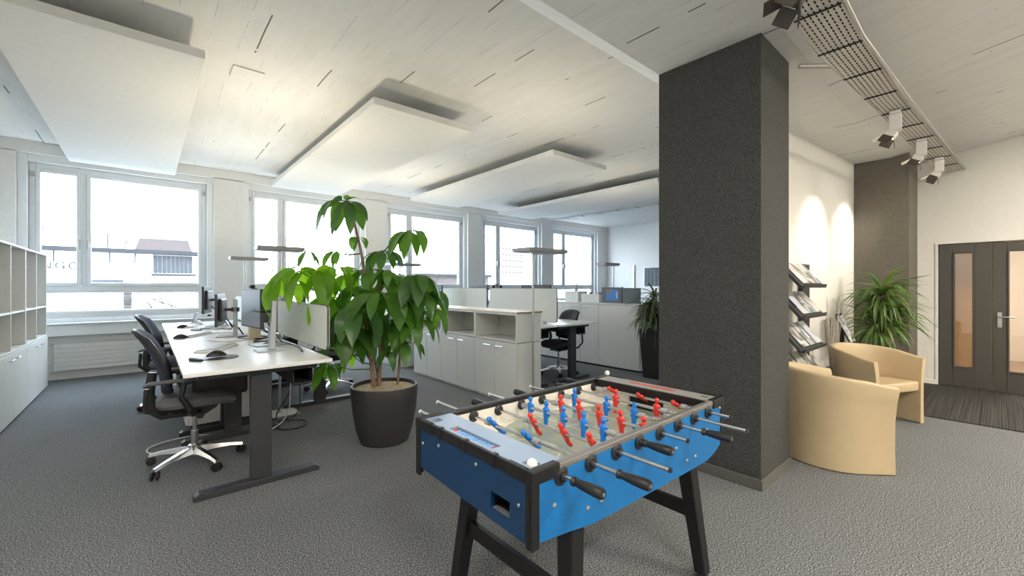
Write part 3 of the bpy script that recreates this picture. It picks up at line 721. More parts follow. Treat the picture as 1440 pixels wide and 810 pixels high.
monitor((.60, 5.50, ZD), R(-14), 'dark monitor seen edge-on behind the webcam monitor', .52, .34, .29, 'screen', 0, .03, .14, .40)
monitor((.62, 7.02, ZD), R(-15), 'dark monitor on the desk at the window end', .52, .36, .36, 'screen', 0, .03, .16, .42)
# free stand on nearest desk
t = thing('monitor_stand', 'tall bare silver stand column with square base on the nearest desk edge', 'stand', (.80, 4.02, ZD))
m = MB(); m.prism([(-.02, .012), (.02, .012), (.035, .42), (-.002, .42)], -.035, .035, 'y'); m.build('stand_column', 'silver', t, bevel=.004)
MB().box(-.12, .09, -.09, .09, 0, .012).build('stand_base', 'silver', t, bevel=.004)
MB().tube([(.005, .0, .33), (-.06, .10, .33), (-.09, .26, .33)], .014, 8).build('arm', 'black', t)
# far monitors back row facing other side
monitor((1.62, 7.2, ZD), R(180), 'monitor with bright papers behind it, back row near the window', .5, .34, .33, 'screenlit')
monitor((1.55, 6.0, ZD), R(172), 'monitor of the back row hidden behind the pale divider', .5, .34, .33, 'screen')
o = MB()
q = Matrix.Translation(Vector((0, 0, .09))) @ Matrix.Rotation(R(18), 4, 'Y')
t = thing('desk_phone', 'grey desk phone on a stand beside the far left monitor', 'phone', (.52, 7.45, ZD), R(-15))
m = MB(); m.box(-.008, .008, -.09, .09, -.085, .085, 0, q); m.build('handset_panel', 'silver', t, bevel=.004)
m = MB(); m.prism([(-.08, 0), (.10, 0), (.10, .02), (.03, .06), (-.08, .02)], -.085, .085, 'y'); m.build('base', 'whiteplastic', t, bevel=.004)
def keyboard(loc, rz, label, m1='whiteplastic'):
    t = thing('keyboard', label, 'keyboard', loc, rz, 'keyboards on the left desks')
    MB().prism([(-.075, 0), (.075, 0), (.075, .025), (-.075, .012)], -.21, .21, 'y').build('body', m1, t, bevel=.003)
    k = MB()
    for i in range(5):
        for j in range(14):
            x = -.062+i*.027; z = .0125+.013*(x+.075)/.15; k.box(x, x+.022, -.198+j*.0285, -.174+j*.0285, z, z+.006)
    k.build('keys', 'silver', t)
    return t
keyboard((.46, 4.42, ZD), R(-32), 'pale keyboard on the nearest desk in front of the large monitor')
keyboard((.40, 5.80, ZD), R(-30), 'pale keyboard on the middle left desk')
keyboard((.44, 7.10, ZD), R(-12), 'pale keyboard on the window-end desk beside the phone')
def mouse(loc, rz, label, pad=True):
    t = thing('mouse', label, 'mouse', loc, rz, 'computer mice on the left desks')
    m = MB(); rows = []
    for i in range(9):
        u = i/8; x = -.065+.13*u; hw = .034*math.sin(PI*min(.97, max(.06, u)))**.45; h = .045*math.sin(PI*min(.96, max(.05, u*.85+.1)))**.8
        rows.append([(x, hw*math.cos(R(a)), h*math.sin(R(a))+.004) for a in range(0, 181, 20)])
    m.grid(rows); m.add(rows[0], [tuple(range(10))]); m.add(rows[-1], [tuple(range(10))]); m.build('shell', 'black', t, smooth=True)
    return t
mouse((.40, 3.86, ZD+.012), R(20), 'black mouse on the wrist-rest pad, nearest desk')
t = thing('mouse_pad', 'black mouse pad with a gel wrist rest on the nearest desk', 'mouse pad', (.37, 3.86, ZD), R(15))
m = MB(); m.lathe([(.125, 0), (.125, .005), (.118, .006)], (.05, 0, 0), 28); m.build('pad', 'black', t, smooth=True)
m = MB(); m.tube([(-.10, -.09, .008), (-.115, 0, .012), (-.10, .09, .008)], [.018, .03, .018], 12, flat=.5); m.build('wrist_rest', 'black', t, smooth=True)
mouse((.27, 5.55, ZD), R(20), 'dark mouse beside the keyboard on the middle left desk')
mouse((.36, 6.93, ZD), R(10), 'dark mouse beside the keyboard on the window-end desk')
for i, (x, y, rz, l) in enumerate([(.62, 5.05, 20, 'loose white papers on the nearest desk near the monitors'), (.68, 6.05, -10, 'white papers lying behind the middle monitor'), (.70, 6.62, 8, 'white papers near the window-end desk monitor')]):
    m = MB(); 
    for k in range(3): m.box(-.105, .105, -.15, .15, k*.003, k*.003+.002, 0, Matrix.Rotation(R(k*9-6), 4, 'Z'))
    tag(m.build('paper_stack', 'paper', loc=(x, y, ZD), rotz=R(rz)), l, 'papers', 'papers on the left desks')
t = thing('note_holder', 'upright yellowish paper box behind the large monitor', 'box', (.84, 5.02, ZD))
MB().box(-.05, .05, -.05, .05, 0, .13).build('box_body', 'topwood', t, bevel=.003); MB().box(-.04, .04, -.04, .04, .13, .14).build('note_block', 'paper', t)
# cables
def cable(name, pts, r, m, label, cat='cable', group=None):
    cu = bpy.data.curves.new(name, 'CURVE'); cu.dimensions = '3D'; sp = cu.splines.new('BEZIER'); sp.bezier_points.add(len(pts)-1)
    for b, p in zip(sp.bezier_points, pts): b.co = p; b.handle_left_type = b.handle_right_type = 'AUTO'
    cu.bevel_depth = r; cu.bevel_resolution = 2; cu.resolution_u = 6
    o = bpy.data.objects.new(name, cu); me = bpy.data.meshes.new_from_object(o); bpy.data.objects.remove(o)
    me.materials.append(M_[m]); me.polygons.foreach_set('use_smooth', [True]*len(me.polygons))
    o = bpy.data.objects.new(name, me); C.objects.link(o); tag(o, label, cat, group); return o
cable('power_cable', [(.98, 4.2, .70), (1.02, 4.35, .45), (1.0, 4.5, .12), (.85, 4.6, .012), (.6, 4.75, .012), (.2, 4.9, .012), (.0, 4.7, .012), (.2, 4.5, .012), (.5, 4.45, .012)], .005, 'whiteplastic', 'white power cable on the carpet under the nearest desk', group='cables under the left desks')
cable('power_cable', [(.95, 4.5, .72), (1.08, 4.6, .4), (.98, 4.72, .1), (1.1, 4.85, .012), (1.25, 4.7, .012), (1.1, 4.5, .012), (.95, 4.7, .012), (1.15, 4.95, .012)], .006, 'black', 'black cable coiled at the floor lamp foot', group='cables under the left desks')
cable('power_cable', [(.9, 4.9, .70), (1.2, 5.0, .5), (1.28, 5.05, .2), (1.2, 4.95, .012), (1.0, 4.95, .012), (.9, 5.1, .012)], .006, 'black', 'black cable hanging beside the floor lamp pole under the desk', group='cables under the left desks')
cable('power_cable', [(.97, 3.75, ZD+.008), (1.02, 4.1, ZD+.008), (.99, 4.5, ZD+.01), (1.03, 4.9, ZD+.008), (.9, 5.3, ZD+.008)], .008, 'black', 'black cable running along the back edge of the nearest desk', group='cables on the left desks')
cable('power_cable', [(.80, 4.4, ZD+.008), (.88, 4.55, ZD+.02), (.78, 4.7, ZD+.01), (.92, 4.8, ZD+.03), (.85, 4.95, ZD+.008), (.72, 5.2, ZD+.008), (.9, 5.35, ZD+.008)], .006, 'black', 'tangled black cable behind the large monitor', group='cables on the left desks')
cable('power_cable', [(.50, 6.35, ZD+.012), (.42, 6.5, ZD+.01), (.7, 6.5, ZD+.01), (.8, 6.3, ZD+.01)], .012, 'silver', 'grey cable sleeve across the middle of the left desks', group='cables on the left desks')

# ---------------------------------------------------------------- floor lamps
def floor_lamp(x, y, label, rz=0, off=.12, base=True, power=60, hw=.62, hd=.30):
    t = thing('floor_lamp', label, 'floor lamp', (x, y, 0), R(rz), 'slim uplight floor lamps')
    MB().box(-.17, .17, -.14, .14, 0, .012).build('base', 'whiteplastic', t, bevel=.003)
    MB().tube([(0, 0, .012), (0, 0, 1.80)], .0135, 12).build('pole', 'steel', t, smooth=True)
    hd_ = MB(); a0, a1 = off-hw/2, off+hw/2
    hd_.box(a0, a1, -hd/2, hd/2, 1.792, 1.836); h = hd_.build('lamp_head', 'lampgrey', t, bevel=.004)
    MB().box(a0+.03, a1-.03, -hd/2+.03, hd/2-.03, 1.786, 1.792).build('diffuser', 'silver', h)
    MB().box(a0+.07, a1-.07, -hd/2+.06, hd/2-.06, 1.836, 1.8366).build('uplight', 'bulb', h)
    cz = Matrix.Rotation(R(rz), 4, 'Z') @ Vector((off, 0, 0))
    if power:
        light('AREA', (x+cz.x, y+cz.y, 1.85), power, (1, .88, .64), .24, .1, rot=(PI, 0, R(rz)))
    return t
floor_lamp(1.11, 5.18, 'uplight floor lamp between the left desk rows, nearest the plant', 0, .0, power=17, hw=.46, hd=.22)
floor_lamp(1.10, 7.30, 'uplight floor lamp between the left desk rows, nearer the window', 0, .05, power=12, hw=.48, hd=.22)
floor_lamp(3.60, 7.35, 'uplight floor lamp seen behind the plant leaves', 0, .05, power=14)
floor_lamp(3.36, 3.50, 'tall uplight floor lamp in front of the storage cabinets', 0, .12, power=9)
floor_lamp(6.62, 4.72, 'thin uplight floor lamp behind the far white cupboards', 0, -.16, power=8, hw=.44, hd=.2)

# ---------------------------------------------------------------- middle storage cabinets
MX = 3.25; ZC1 = 1.10
def mid_unit(y0, y1, l1, l2, hinge=True):
    w_ = y1-y0
    t = thing('storage_cabinet', l1, 'cabinet', (MX, y0, 0), 0, 'low door cabinets in the middle of the office')
    MB().box(.02, .40, .001, w_-.001, .03, .730).build('body', 'cab', t, bevel=.002)
    MB().box(.03, .39, .012, w_-.012, 0, .03).build('plinth', 'cab', t)
    for k in range(2):
        a = k*w_/2; d = MB().box(0, .018, a+.003, a+w_/2-.003, .035, .732).build('door', 'cab', t, bevel=.002)
        yy = a+w_/2-.12 if k == 0 else a+.12
        h = MB(); h.tube([(0, yy-.07, .675), (-.025, yy-.07, .675), (-.025, yy+.07, .675), (0, yy+.07, .675)], .005, 8); h.build('handle', 'chrome', d)
    t = thing('open_shelf', l2, 'shelf', (MX, y0, .739), 0, 'open shelf boxes on the middle cabinets')
    T = .02; Hh = ZC1-.739-.022; b = MB()
    b.box(0, .40, 0, w_, 0, T); b.box(0, .40, 0, w_, Hh-T, Hh); b.box(0, .40, .001, T, T, Hh-T); b.box(0, .40, w_-T, w_-.001, T, Hh-T); b.build('carcass', 'cab', t, bevel=.002)
    MB().box(.385, .396, T, w_-T, T, Hh-T).build('back_panel', 'cabin', t)
mid_unit(3.66, 4.49, 'cream two-door cabinet nearest the tall floor lamp', 'open cream shelf box nearest the tall floor lamp')
mid_unit(4.49, 5.32, 'cream two-door cabinet in the middle of the three', 'open cream shelf box in the middle of the three')
mid_unit(5.32, 6.15, 'cream two-door cabinet next to the plant leaves', 'open cream shelf box next to the plant leaves')
t = thing('cabinet_top', 'pale wooden top board running over the three cream cabinets', 'top board', (MX, 3.655, ZC1-.02))
MB().box(0.002, .41, 0.003, 2.50, 0, .02).build('board', 'topwood', t, bevel=.003); MB().box(.0, .412, -.004, .002, .0, .02).build('end_edge', 'topedge', t)
t = thing('storage_cabinet', 'cream cabinet set further back behind the potted plant', 'cabinet', (3.25, 6.75, 0), 0, 'low door cabinets in the middle of the office')
MB().box(.02, .40, 0, .82, .0, 1.10).build('body', 'cab', t, bevel=.002)
for k in range(2): MB().box(0, .018, k*.41+.003, k*.41+.407, .03, 1.09).build('door', 'cab', t, bevel=.002)

# far white cupboards
CX = 6.0
ylist = [(3.78, 4.59, 'white cupboard side panel unit beside the tall square planter', False), (4.59, 5.42, 'white two-door cupboard behind the swivel chair', True), (5.42, 6.25, 'white two-door cupboard hidden behind the desk divider', True), (6.25, 7.08, 'white two-door cupboard at the window end of its row', True)]
for y0, y1, l, dd in ylist:
    w_ = y1-y0; t = thing('cupboard', l, 'cupboard', (CX, y0, 0), 0, 'white cupboards across the far office')
    MB().box(.02, .43, .001, w_-.001, .03, 1.09).build('body', 'whiteplastic', t, bevel=.003); MB().box(.04, .40, .02, w_-.02, 0, .03).build('plinth', 'anth', t)
    if dd:
        for k in range(2):
            a = k*w_/2; d = MB().box(0, .018, a+.003, a+w_/2-.003, .035, 1.087).build('door', 'whiteplastic', t, bevel=.002)
            yy = a+w_/2-.13 if k == 0 else a+.13
            h = MB(); h.tube([(0, yy-.08, 1.03), (-.025, yy-.08, 1.03), (-.025, yy+.08, 1.03), (0, yy+.08, 1.03)], .005, 8); h.build('handle', 'chrome', d)
    else: MB().box(0, .018, .003, w_-.003, .035, 1.087).build('front_panel', 'whiteplastic', t, bevel=.002)
tag(MB().box(CX-.01, CX+.44, 3.77, 7.09, 1.092, 1.115).build('worktop', 'desktop', bevel=.003), 'white top board over the far white cupboards', 'top board')
ZT = 1.116
def simple_box(name, label, cat, x0, x1, y0, y1, z0, z1, m, sub=None, smn='paper', group=None):
    t = thing(name, label, cat, ((x0+x1)/2, (y0+y1)/2, z0), 0, group); dx, dy, dz = (x1-x0)/2, (y1-y0)/2, z1-z0
    b = MB(); T = .008; b.box(-dx, dx, -dy, dy, 0, T); b.box(-dx, -dx+T, -dy, dy, T, dz); b.box(dx-T, dx, -dy, dy, T, dz); b.box(-dx+T, dx-T, -dy, -dy+T, T, dz); b.box(-dx+T, dx-T, dy-T, dy, T, dz)
    b.build('tray_body' if sub else 'box_body', m, t, bevel=.002)
    if sub: MB().box(-dx+T+.002, dx-T-.002, -dy+T+.002, dy-T-.002, T, dz*.7).build(sub, smn, t)
    return t
simple_box('magazine_file', 'pale file box under the flower cup on the white cupboards', 'file box', 6.05, 6.33, 5.10, 5.42, ZT, ZT+.20, 'whiteplastic', 'papers')
simple_box('storage_box', 'low wide white box with plants on the white cupboards', 'box', 6.05, 6.35, 4.62, 5.02, ZT, ZT+.15, 'whiteplastic', 'soil', 'clay')
t = thing('flower_cup', 'small cup with dry flowers on the pale file box', 'cup', (6.18, 5.25, ZT+.201))
MB().lathe([(.03, 0), (.04, .07), (.036, .07), (.028, .008)], n=16).build('cup', 'silver', t, smooth=True)
m = MB()
for k in range(14): a = rnd.uniform(0, 6.28); r = rnd.uniform(.02, .09); m.tube([(0, 0, .04), (r*math.cos(a)*.5, r*math.sin(a)*.5, .09), (r*math.cos(a), r*math.sin(a), .13+rnd.random()*.03)], .004, 5)
m.build('flowers', 'birch', t)
for (y, l) in ((4.70, 'tiny dark leafy plant in the white box, left one'), (4.92, 'tiny dark leafy plant in the white box, right one')):
    m = MB()
    for k in range(18):
        a = rnd.uniform(0, 6.28); r = rnd.uniform(.03, .07); m.tube([(0, 0, 0), (r*.5*math.cos(a), r*.5*math.sin(a), .06), (r*math.cos(a), r*math.sin(a), .07)], [.003, .007, .002], 5, flat=.4)
    tag(m.build('small_plant', 'bladeD', loc=(6.2, y, ZT+.11)), l, 'plant')
t = thing('display_screen', 'grey felt screen with a blue picture on the white cupboards', 'screen', (6.06, 4.17, ZT))
MB().box(0, .02, -.02, .40, 0, .27).build('felt_panel', 'greyscreen', t, bevel=.003); MB().box(-.004, 0, .06, .30, .05, .23).build('picture', 'blueart', t); MB().box(0, .025, -.025, -.015, 0, .28).build('edge_strip', 'black', t)
t = thing('display_screen', 'plain grey felt screen beside the blue picture screen', 'screen', (6.06, 3.80, ZT))
MB().box(0, .02, 0, .34, 0, .26).build('felt_panel', 'greyscreen', t, bevel=.003)
# monitors on the middle desks (only their top edges rise above the dividers)
for (x, y, r_, w_, l) in ((4.62, 4.75, 184, .62, 'black monitor top edge above the right-hand divider'), (4.62, 6.25, 178, .58, 'black monitor top edge above the left-hand divider, next to the plant'), (3.98, 6.75, 4, .5, 'grey monitor top edge above the left-hand divider, next to the black one')):
    monitor((x, y, ZD), R(r_), l, w_, .36, .37+.02, 'screen')
t = thing('headset', 'black headset resting on the divider top', 'headset', (4.36, 5.30, 1.376))
for dy in (0, .07):
    MB().tube([(0, dy+.0, .0), (0, dy+.01, .04), (0, dy+.05, .065), (0, dy+.10, .05), (0, dy+.12, .0)], .008, 8).build('headband', 'black', t, smooth=True)
for dy in (0, .19): MB().lathe([(.02, -.012), (.028, 0), (.02, .012)], (0, dy, .02), 12, mtx=Matrix.Rotation(R(90), 4, 'X')).build('ear_cushion', 'black', t, smooth=True)
# far wall fittings
t = thing('wall_hatch', 'white framed hatch with grey slatted blind in the far wall', 'hatch', (12.39, 6.9, 1.35))
b = MB(); b.box(-.03, 0, -.6, .75, 0, .06); b.box(-.03, 0, -.6, .75, .66, .72); b.box(-.03, 0, -.6, -.54, .06, .66); b.box(-.03, 0, .69, .75, .06, .66); b.build('hatch_frame', 'frame', t)
b = MB(); 
for k in range(9): b.box(-.012, 0, -.53+k*.135, -.41+k*.135, .06, .66)
b.build('blind', 'greyscreen', t)
t = thing('wall_rail', 'grey L-shaped rail on the far wall left of the hatch', 'rail', (12.38, 7.98, 1.32))
MB().box(-.03, 0, 0, .04, 0, .80).build('upright', 'steel', t); MB().box(-.03, 0, -.18, 0, 0, .03).build('bracket', 'steel', t)

# ---------------------------------------------------------------- table football
SCR = [(0.901, 0.806), (0.97, 0.711), (1.136, 0.645), (1.211, 0.645), (0.877, 0.715), (1.313, 0.705), (1.738, 0.697), (1.915, 0.616), (1.834, 0.618), (2.175, 0.79), (2.032, 0.711)]
FX0, FX1, FY0, FY1, FZ = .87, 2.215, .91, 1.625, .84
ft = thing('foosball_table', 'blue table football game with red and blue players on black legs', 'foosball table', (1.54, 1.265, 0))
OX, OY = 1.54, 1.265
class LB(MB):   # writes world metres, stores them relative to the table's foot point
    def build(s, *a, **k):
        s.v = [(x-OX, y-OY, z) for x, y, z in s.v]; return MB.build(s, *a, **k)
low = [(.905, .617), (1.05, .598), (1.16, .58), (1.30, .575), (1.60, .568), (1.90, .562), (2.04, .562), (2.12, .580), (2.20, .612)]
for nm, ya, yb in (('near', FY0+.004, FY0+.022), ('far', FY1-.022, FY1-.004)):
    p = LB(); p.prism(low + [(2.20, .815), (.905, .815)], ya, yb, 'y'); sp_ = p.build('side_panel', 'fblue', ft, bevel=.002)
    sc = LB(); yy = FY0+.003 if nm == 'near' else FY1-.003; sg = -1 if nm == 'near' else 1
    for x, z in SCR:
        sc.lathe([(.0085, 0), (.007, .003), (.003, .0045)], (x, yy, z), 12, mtx=Matrix.Rotation(R(90*(1 if sg < 0 else -1)), 4, 'X'))
    tag(sc.build('screw', 'steel', sp_, smooth=True), 'silver screw heads')
# end panels
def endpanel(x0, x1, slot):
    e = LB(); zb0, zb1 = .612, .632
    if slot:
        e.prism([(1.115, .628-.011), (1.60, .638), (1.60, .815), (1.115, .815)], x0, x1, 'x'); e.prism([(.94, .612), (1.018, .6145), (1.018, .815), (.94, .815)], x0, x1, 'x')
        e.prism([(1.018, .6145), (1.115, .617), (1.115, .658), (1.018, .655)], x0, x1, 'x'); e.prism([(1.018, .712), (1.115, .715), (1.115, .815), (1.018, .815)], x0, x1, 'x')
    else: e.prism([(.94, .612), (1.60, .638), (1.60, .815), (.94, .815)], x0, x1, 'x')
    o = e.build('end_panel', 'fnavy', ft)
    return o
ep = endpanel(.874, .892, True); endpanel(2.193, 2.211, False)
b = LB(); b.box(.892, .99, 1.012, 1.12, .650, .656); b.box(.985, .99, 1.012, 1.12, .656, .72); b.box(.892, .985, 1.012, 1.016, .656, .72); b.box(.892, .985, 1.116, 1.12, .656, .72); b.box(.892, .985, 1.016, 1.116, .716, .72); b.build('ball_return', 'fblack', ep)
b = LB(); b.box(.880, .90, 1.02, 1.113, .656, .660); tag(b.build('return_ledge', 'frail', ep), 'grey ledge of the ball return')
b = LB()
for y, z in ((1.575, .745), (1.45, .77), (1.20, .775), (.975, .72)): b.lathe([(.007, 0), (.006, .003), (.003, .004)], (.874, y, z), 12, mtx=Matrix.Rotation(R(-90), 4, 'Y'))
b.build('screw', 'steel', ep, smooth=True)
b = LB(); b.box(.892, 2.193, .93, 1.605, .628, .636); b.build('bottom_board', 'fblack', ft)
# corner profiles
for cx, cy, sx, sy in ((FX0, FY0, 1, 1), (FX0, FY1, 1, -1), (FX1, FY0, -1, 1), (FX1, FY1, -1, -1)):
    k = LB(); a = .031
    def bx(x0, x1, y0, y1, z0, z1): k.box(min(x0, x1), max(x0, x1), min(y0, y1), max(y0, y1), z0, z1)
    bx(cx-.002*sx, cx+a*sx, cy-.002*sy, cy+.010*sy, .603, .806); bx(cx-.002*sx, cx+.010*sx, cy+.010*sy, cy+a*sy, .603, .806)
    bx(cx-.004*sx, cx+.12*sx, cy-.004*sy, cy+.027*sy, .800, FZ+.004); bx(cx-.004*sx, cx+.018*sx, cy+.027*sy, cy+.12*sy, .800, FZ+.004)
    k.build('corner_cap', 'fblack', ft, bevel=.004)
# top rails
for ya, yb in ((FY0, FY0+.027), (FY1-.027, FY1)):
    k = LB(); k.box(FX0+.118, FX1-.118, ya, yb, .815, FZ); rl = k.build('top_rail', 'frail' if ya == FY0 else 'fblack', ft, bevel=.006)
k = LB(); k.box(FX0, FX0+.016, FY0+.12, FY1-.12, .802, FZ+.001)
for yy in (1.10, 1.27, 1.44): k.box(FX0-.004, FX0+.019, yy-.012, yy+.012, .80, FZ+.004)
k.build('end_rail', 'fblack', ft, bevel=.003)
k = LB(); k.box(FX1-.016, FX1, FY0+.12, FY1-.12, .80, FZ); k.build('end_rail', 'fblack', ft, bevel=.003)
# inner walls, field
k = LB(); k.box(1.03, 2.07, FY0+.0225, FY0+.0268, .722, .815); k.box(1.03, 2.07, FY1-.0268, FY1-.0225, .722, .815)
k.box(1.015, 1.03, .937, 1.16, .722, .815); k.box(1.015, 1.03, 1.375, 1.598, .722, .815); k.box(1.015, 1.03, 1.16, 1.375, .79, .815)
k.box(2.07, 2.085, .937, 1.16, .722, .80); k.box(2.07, 2.085, 1.375, 1.598, .722, .80); k.box(2.07, 2.085, 1.16, 1.375, .785, .80)
for xs in ((1.03, 1.42), (2.07, 1.68)):
    for y0_, s_ in ((1.598, -1), (.937, 1)):
        a, b_ = xs
        k.add([(a, y0_, .752), (b_, y0_, .7215), (a, y0_+s_*.15, .7215), (a, y0_, .7215)], [(0, 1, 2), (0, 3, 1), (0, 2, 3), (1, 3, 2)])
k.build('inner_wall', 'fwall', ft)
k = LB(); k.box(1.03, 2.07, .937, 1.598, .712, .722)
def ring(cx, cy, r, a0, a1, w=.006, z=.7225):
    n = 28; rows = []
    for i in range(n+1):
        a = R(a0+(a1-a0)*i/n); rows.append([(cx+(r-w/2)*math.cos(a), cy+(r-w/2)*math.sin(a), z), (cx+(r+w/2)*math.cos(a), cy+(r+w/2)*math.sin(a), z)])
    k.grid(rows, 1)
ring(1.55, 1.268, .10, 0, 360); ring(1.19, 1.268, .13, -90, 90); ring(1.91, 1.268, .13, 90, 270)
for (a, b_, c, d) in ((1.547, 1.553, .95, 1.585), (1.187, 1.193, 1.0, 1.14), (1.187, 1.193, 1.396, 1.53), (1.05, 1.3, 1.08, 1.086), (1.05, 1.3, 1.45, 1.456)): k.box(a, b_, c, d, .7221, .7226, 1)
k.build('playing_field', ['field', 'fline'], ft)
LB().box(1.0, 1.015, 1.15, 1.385, .69, .81).build('goal_box', 'fblack', ft); LB().box(2.085, 2.1, 1.15, 1.385, .69, .80).build('goal_box', 'fblack', ft)
# decks with slot and ball cups
def deck(xc, yc, skip, m, zt):
    k = LB()
    for i in range(len(xc)-1):
        for j in range(len(yc)-1):
            if (i, j) in skip: continue
            k.box(xc[i], xc[i+1], yc[j], yc[j+1], zt-.018, zt)
    return k.build('end_deck', m, ft)
d1 = deck([.886, .908, .948, 1.026], [.937, .950, 1.0, 1.15, 1.43, 1.53, 1.58, 1.598], {(1, 1), (1, 3), (1, 5)}, 'fdeck', .836)
k = LB(); k.box(.892, 1.012, .937, 1.598, .796, .80); k.box(.892, 1.014, .937, .95, .80, .816); k.build('deck_underside', 'fblack', d1)
for j in range(12):
    k = LB(); yy = 1.165+j*.0225; k.bc((.928, yy, .822), (.026, .015, .018)); c = k.build('score_counter', 'pred' if j in (0, 11) else 'fcount', d1, bevel=.003)
    tag(c, 'red counter' if j in (0, 11) else 'light blue counter')
k = LB(); k.tube([(.928, 1.15, .822), (.928, 1.43, .822)], .003, 6); k.build('counter_wire', 'chrome', d1)
d2 = deck([2.07, 2.135, 2.165, 2.199], [.937, .955, 1.0, 1.14, 1.42, 1.598], {(1, 1), (1, 3)}, 'fdeckg', .838)
k = LB(); k.box(2.07, 2.199, .937, 1.598, .796, .80); k.build('deck_underside', 'fblack', d2)
k = LB(); k.box(2.055, 2.072, .937, 1.598, .80, .841); k.build('deck_edge', 'fblack', d2, bevel=.002)
for j in range(12):
    k = LB(); yy = 1.152+j*.0225; k.bc((2.15, yy, .830), (.022, .017, .018)); k.build('score_counter', 'pred', d2, bevel=.003)
# rods
def revolve_y(mb, prof, x, z, n=14):
    # prof: (radius, y)
    rows = []
    for r, y in prof: rows.append([(x+r*math.cos(2*PI*i/n), y, z+r*math.sin(2*PI*i/n)) for i in range(n)])
    mb.grid(rows, closed=True); mb.add(rows[0], [tuple(range(n))]); mb.add(rows[-1], [tuple(range(n))])
def player(x, y, z, tilt, m, rod):
    k = LB(); q = Matrix.Translation(Vector((x, y, z))) @ Matrix.Rotation(tilt, 4, 'Y')
    prof = [(-.075, .007, .010), (-.066, .011, .012), (-.058, .0075, .0095), (-.045, .0085, .0115), (-.028, .009, .013), (-.012, .010, .015), (.004, .012, .0175), (.016, .011, .0185), (.023, .0075, .013), (.027, .0045, .006), (.031, .007, .008), (.036, .0105, .0105), (.042, .012, .0115), (.048, .0105, .010), (.053, .006, .006), (.0545, .001, .001)]
    rows = []; n = 12
    for h, a, b_ in prof:
        ox = .006 if h < -.06 else 0
        rows.append([q @ Vector((a*math.cos(2*PI*i/n)+ox, b_*math.sin(2*PI*i/n), h)) for i in range(n)])
    k.grid(rows, closed=True); k.add(rows[0], [tuple(range(n))])
    # arms close to the body
    for s in (-1, 1): k.tube([q @ Vector((0, s*.018, .015)), q @ Vector((.003, s*.0205, -.002)), q @ Vector((.004, s*.016, -.018))], .0045, 6)
    k.build('player_figure', m, rod, smooth=True)
RZ = .796
rods = [  # x, near end, far end, handle side, colour, tilt, players
 (1.00, .747, 1.82, 'n', 'pblue', -62, [1.37]),
 (1.15, .685, 1.91, 'n', 'pblue', -45, [1.44, 1.22]),
 (1.30, .700, 1.79, 'f', 'pred', -30, [1.35, 1.17, 1.025]),
 (1.45, .775, 1.86, 'n', 'pblue', 2, [1.53, 1.42, 1.31, 1.19, 1.085]),
 (1.60, .789, 1.80, 'f', 'pred', -6, [1.46, 1.34, 1.22, 1.10, .985]),
 (1.75, .687, 1.84, 'n', 'pblue', 3, [1.50, 1.29, 1.13]),
 (1.90, .682, 1.76, 'f', 'pred', 4, [1.34, 1.10]),
 (2.04, .804, 1.80, 'f', 'pred', -60, [1.46, 1.27, 1.07])]
for x, yn, yf, hs, col, tl, ps in rods:
    k = LB(); k.tube([(x, yn+.004, RZ), (x, yf, RZ)], .0078, 12); rod = k.build('rod', 'chrome', ft, smooth=True)
    for s, yw in ((-1, FY0+.004), (1, FY1-.004)):
        k = LB(); revolve_y(k, [(.030, yw+s*.0005), (.031, yw+s*.004), (.024, yw+s*.008), (.016, yw+s*.010), (.015, yw+s*.020), (.0085, yw+s*.021)], x, RZ-.0, 16); k.build('outer_bushing', 'black', rod, smooth=True)
    for s, yw in ((1, FY0+.027), (-1, FY1-.027)):
        k = LB(); revolve_y(k, [(.026, yw+s*.0005), (.026, yw+s*.005), (.017, yw+s*.008), (.014, yw+s*.016)], x, RZ-.012 if False else RZ, 14); k.build('inner_bushing', 'black', rod, smooth=True)
    if hs == 'n':
        k = LB(); revolve_y(k, [(.006, yn), (.0145, yn+.001), (.0175, yn+.008), (.0178, yn+.03), (.0165, yn+.06), (.0135, yn+.09), (.0115, yn+.103), (.0150, yn+.108), (.0150, yn+.116), (.009, yn+.118)], x, RZ, 10); h = k.build('handle', 'black', rod, smooth=True)
        k = LB(); k.tube([(x, yn-.001, RZ), (x, yn+.002, RZ)], .006, 10); k.build('end_screw', 'chrome', rod)
        k = LB(); k.tube([(x, yf, RZ), (x, yf+.008, RZ)], .0095, 10); k.build('rod_cap', 'whiteplastic', rod)
    else:
        k = LB(); k.tube([(x, yn, RZ), (x, yn+.007, RZ)], .0088, 10); k.build('rod_cap', 'black', rod)
        k = LB(); revolve_y(k, [(.006, yf+.02), (.0175, yf+.012), (.0178, yf-.01), (.0165, yf-.04), (.0135, yf-.07), (.0115, yf-.083), (.0150, yf-.088), (.0150, yf-.096), (.009, yf-.098)], x, RZ, 10); k.build('handle', 'black', rod, smooth=True)
    for y in ps: player(x, y, RZ, R(tl), col, rod)
    for e in ((ps[0]+.03, ps[0]+.06), (ps[-1]-.055, ps[-1]-.025)):
        if x > 1.02: k = LB(); revolve_y(k, [(.0085, e[0]), (.0135, e[0]+.001), (.0135, e[1]-.001), (.0085, e[1])], x, RZ, 12); k.build('rod_buffer', 'silver', rod, smooth=True)
    k = LB(); ys = .955
    if x > 1.02 and ps[-1] - .06 - ys > .04:
        L_ = min(.08, ps[-1]-.06-ys); pts = []
        for i in range(60): a = i/59*2*PI*6; pts.append((x+.0125*math.cos(a), ys+.012+(L_-.012)*i/59, RZ+.0125*math.sin(a)))
        k.tube(pts, .0012, 4); k.build('spring', 'steel', rod)
k = LB(); k.tube([(2.185, 1.600, .846), (2.195, 1.612, .856), (2.212, 1.622, .853), (2.222, 1.628, .846)], [.008, .016, .014, .008], 8); tag(k.build('tape_wrap', 'whiteplastic', ft, smooth=True), 'crumpled white tape on the far corner')
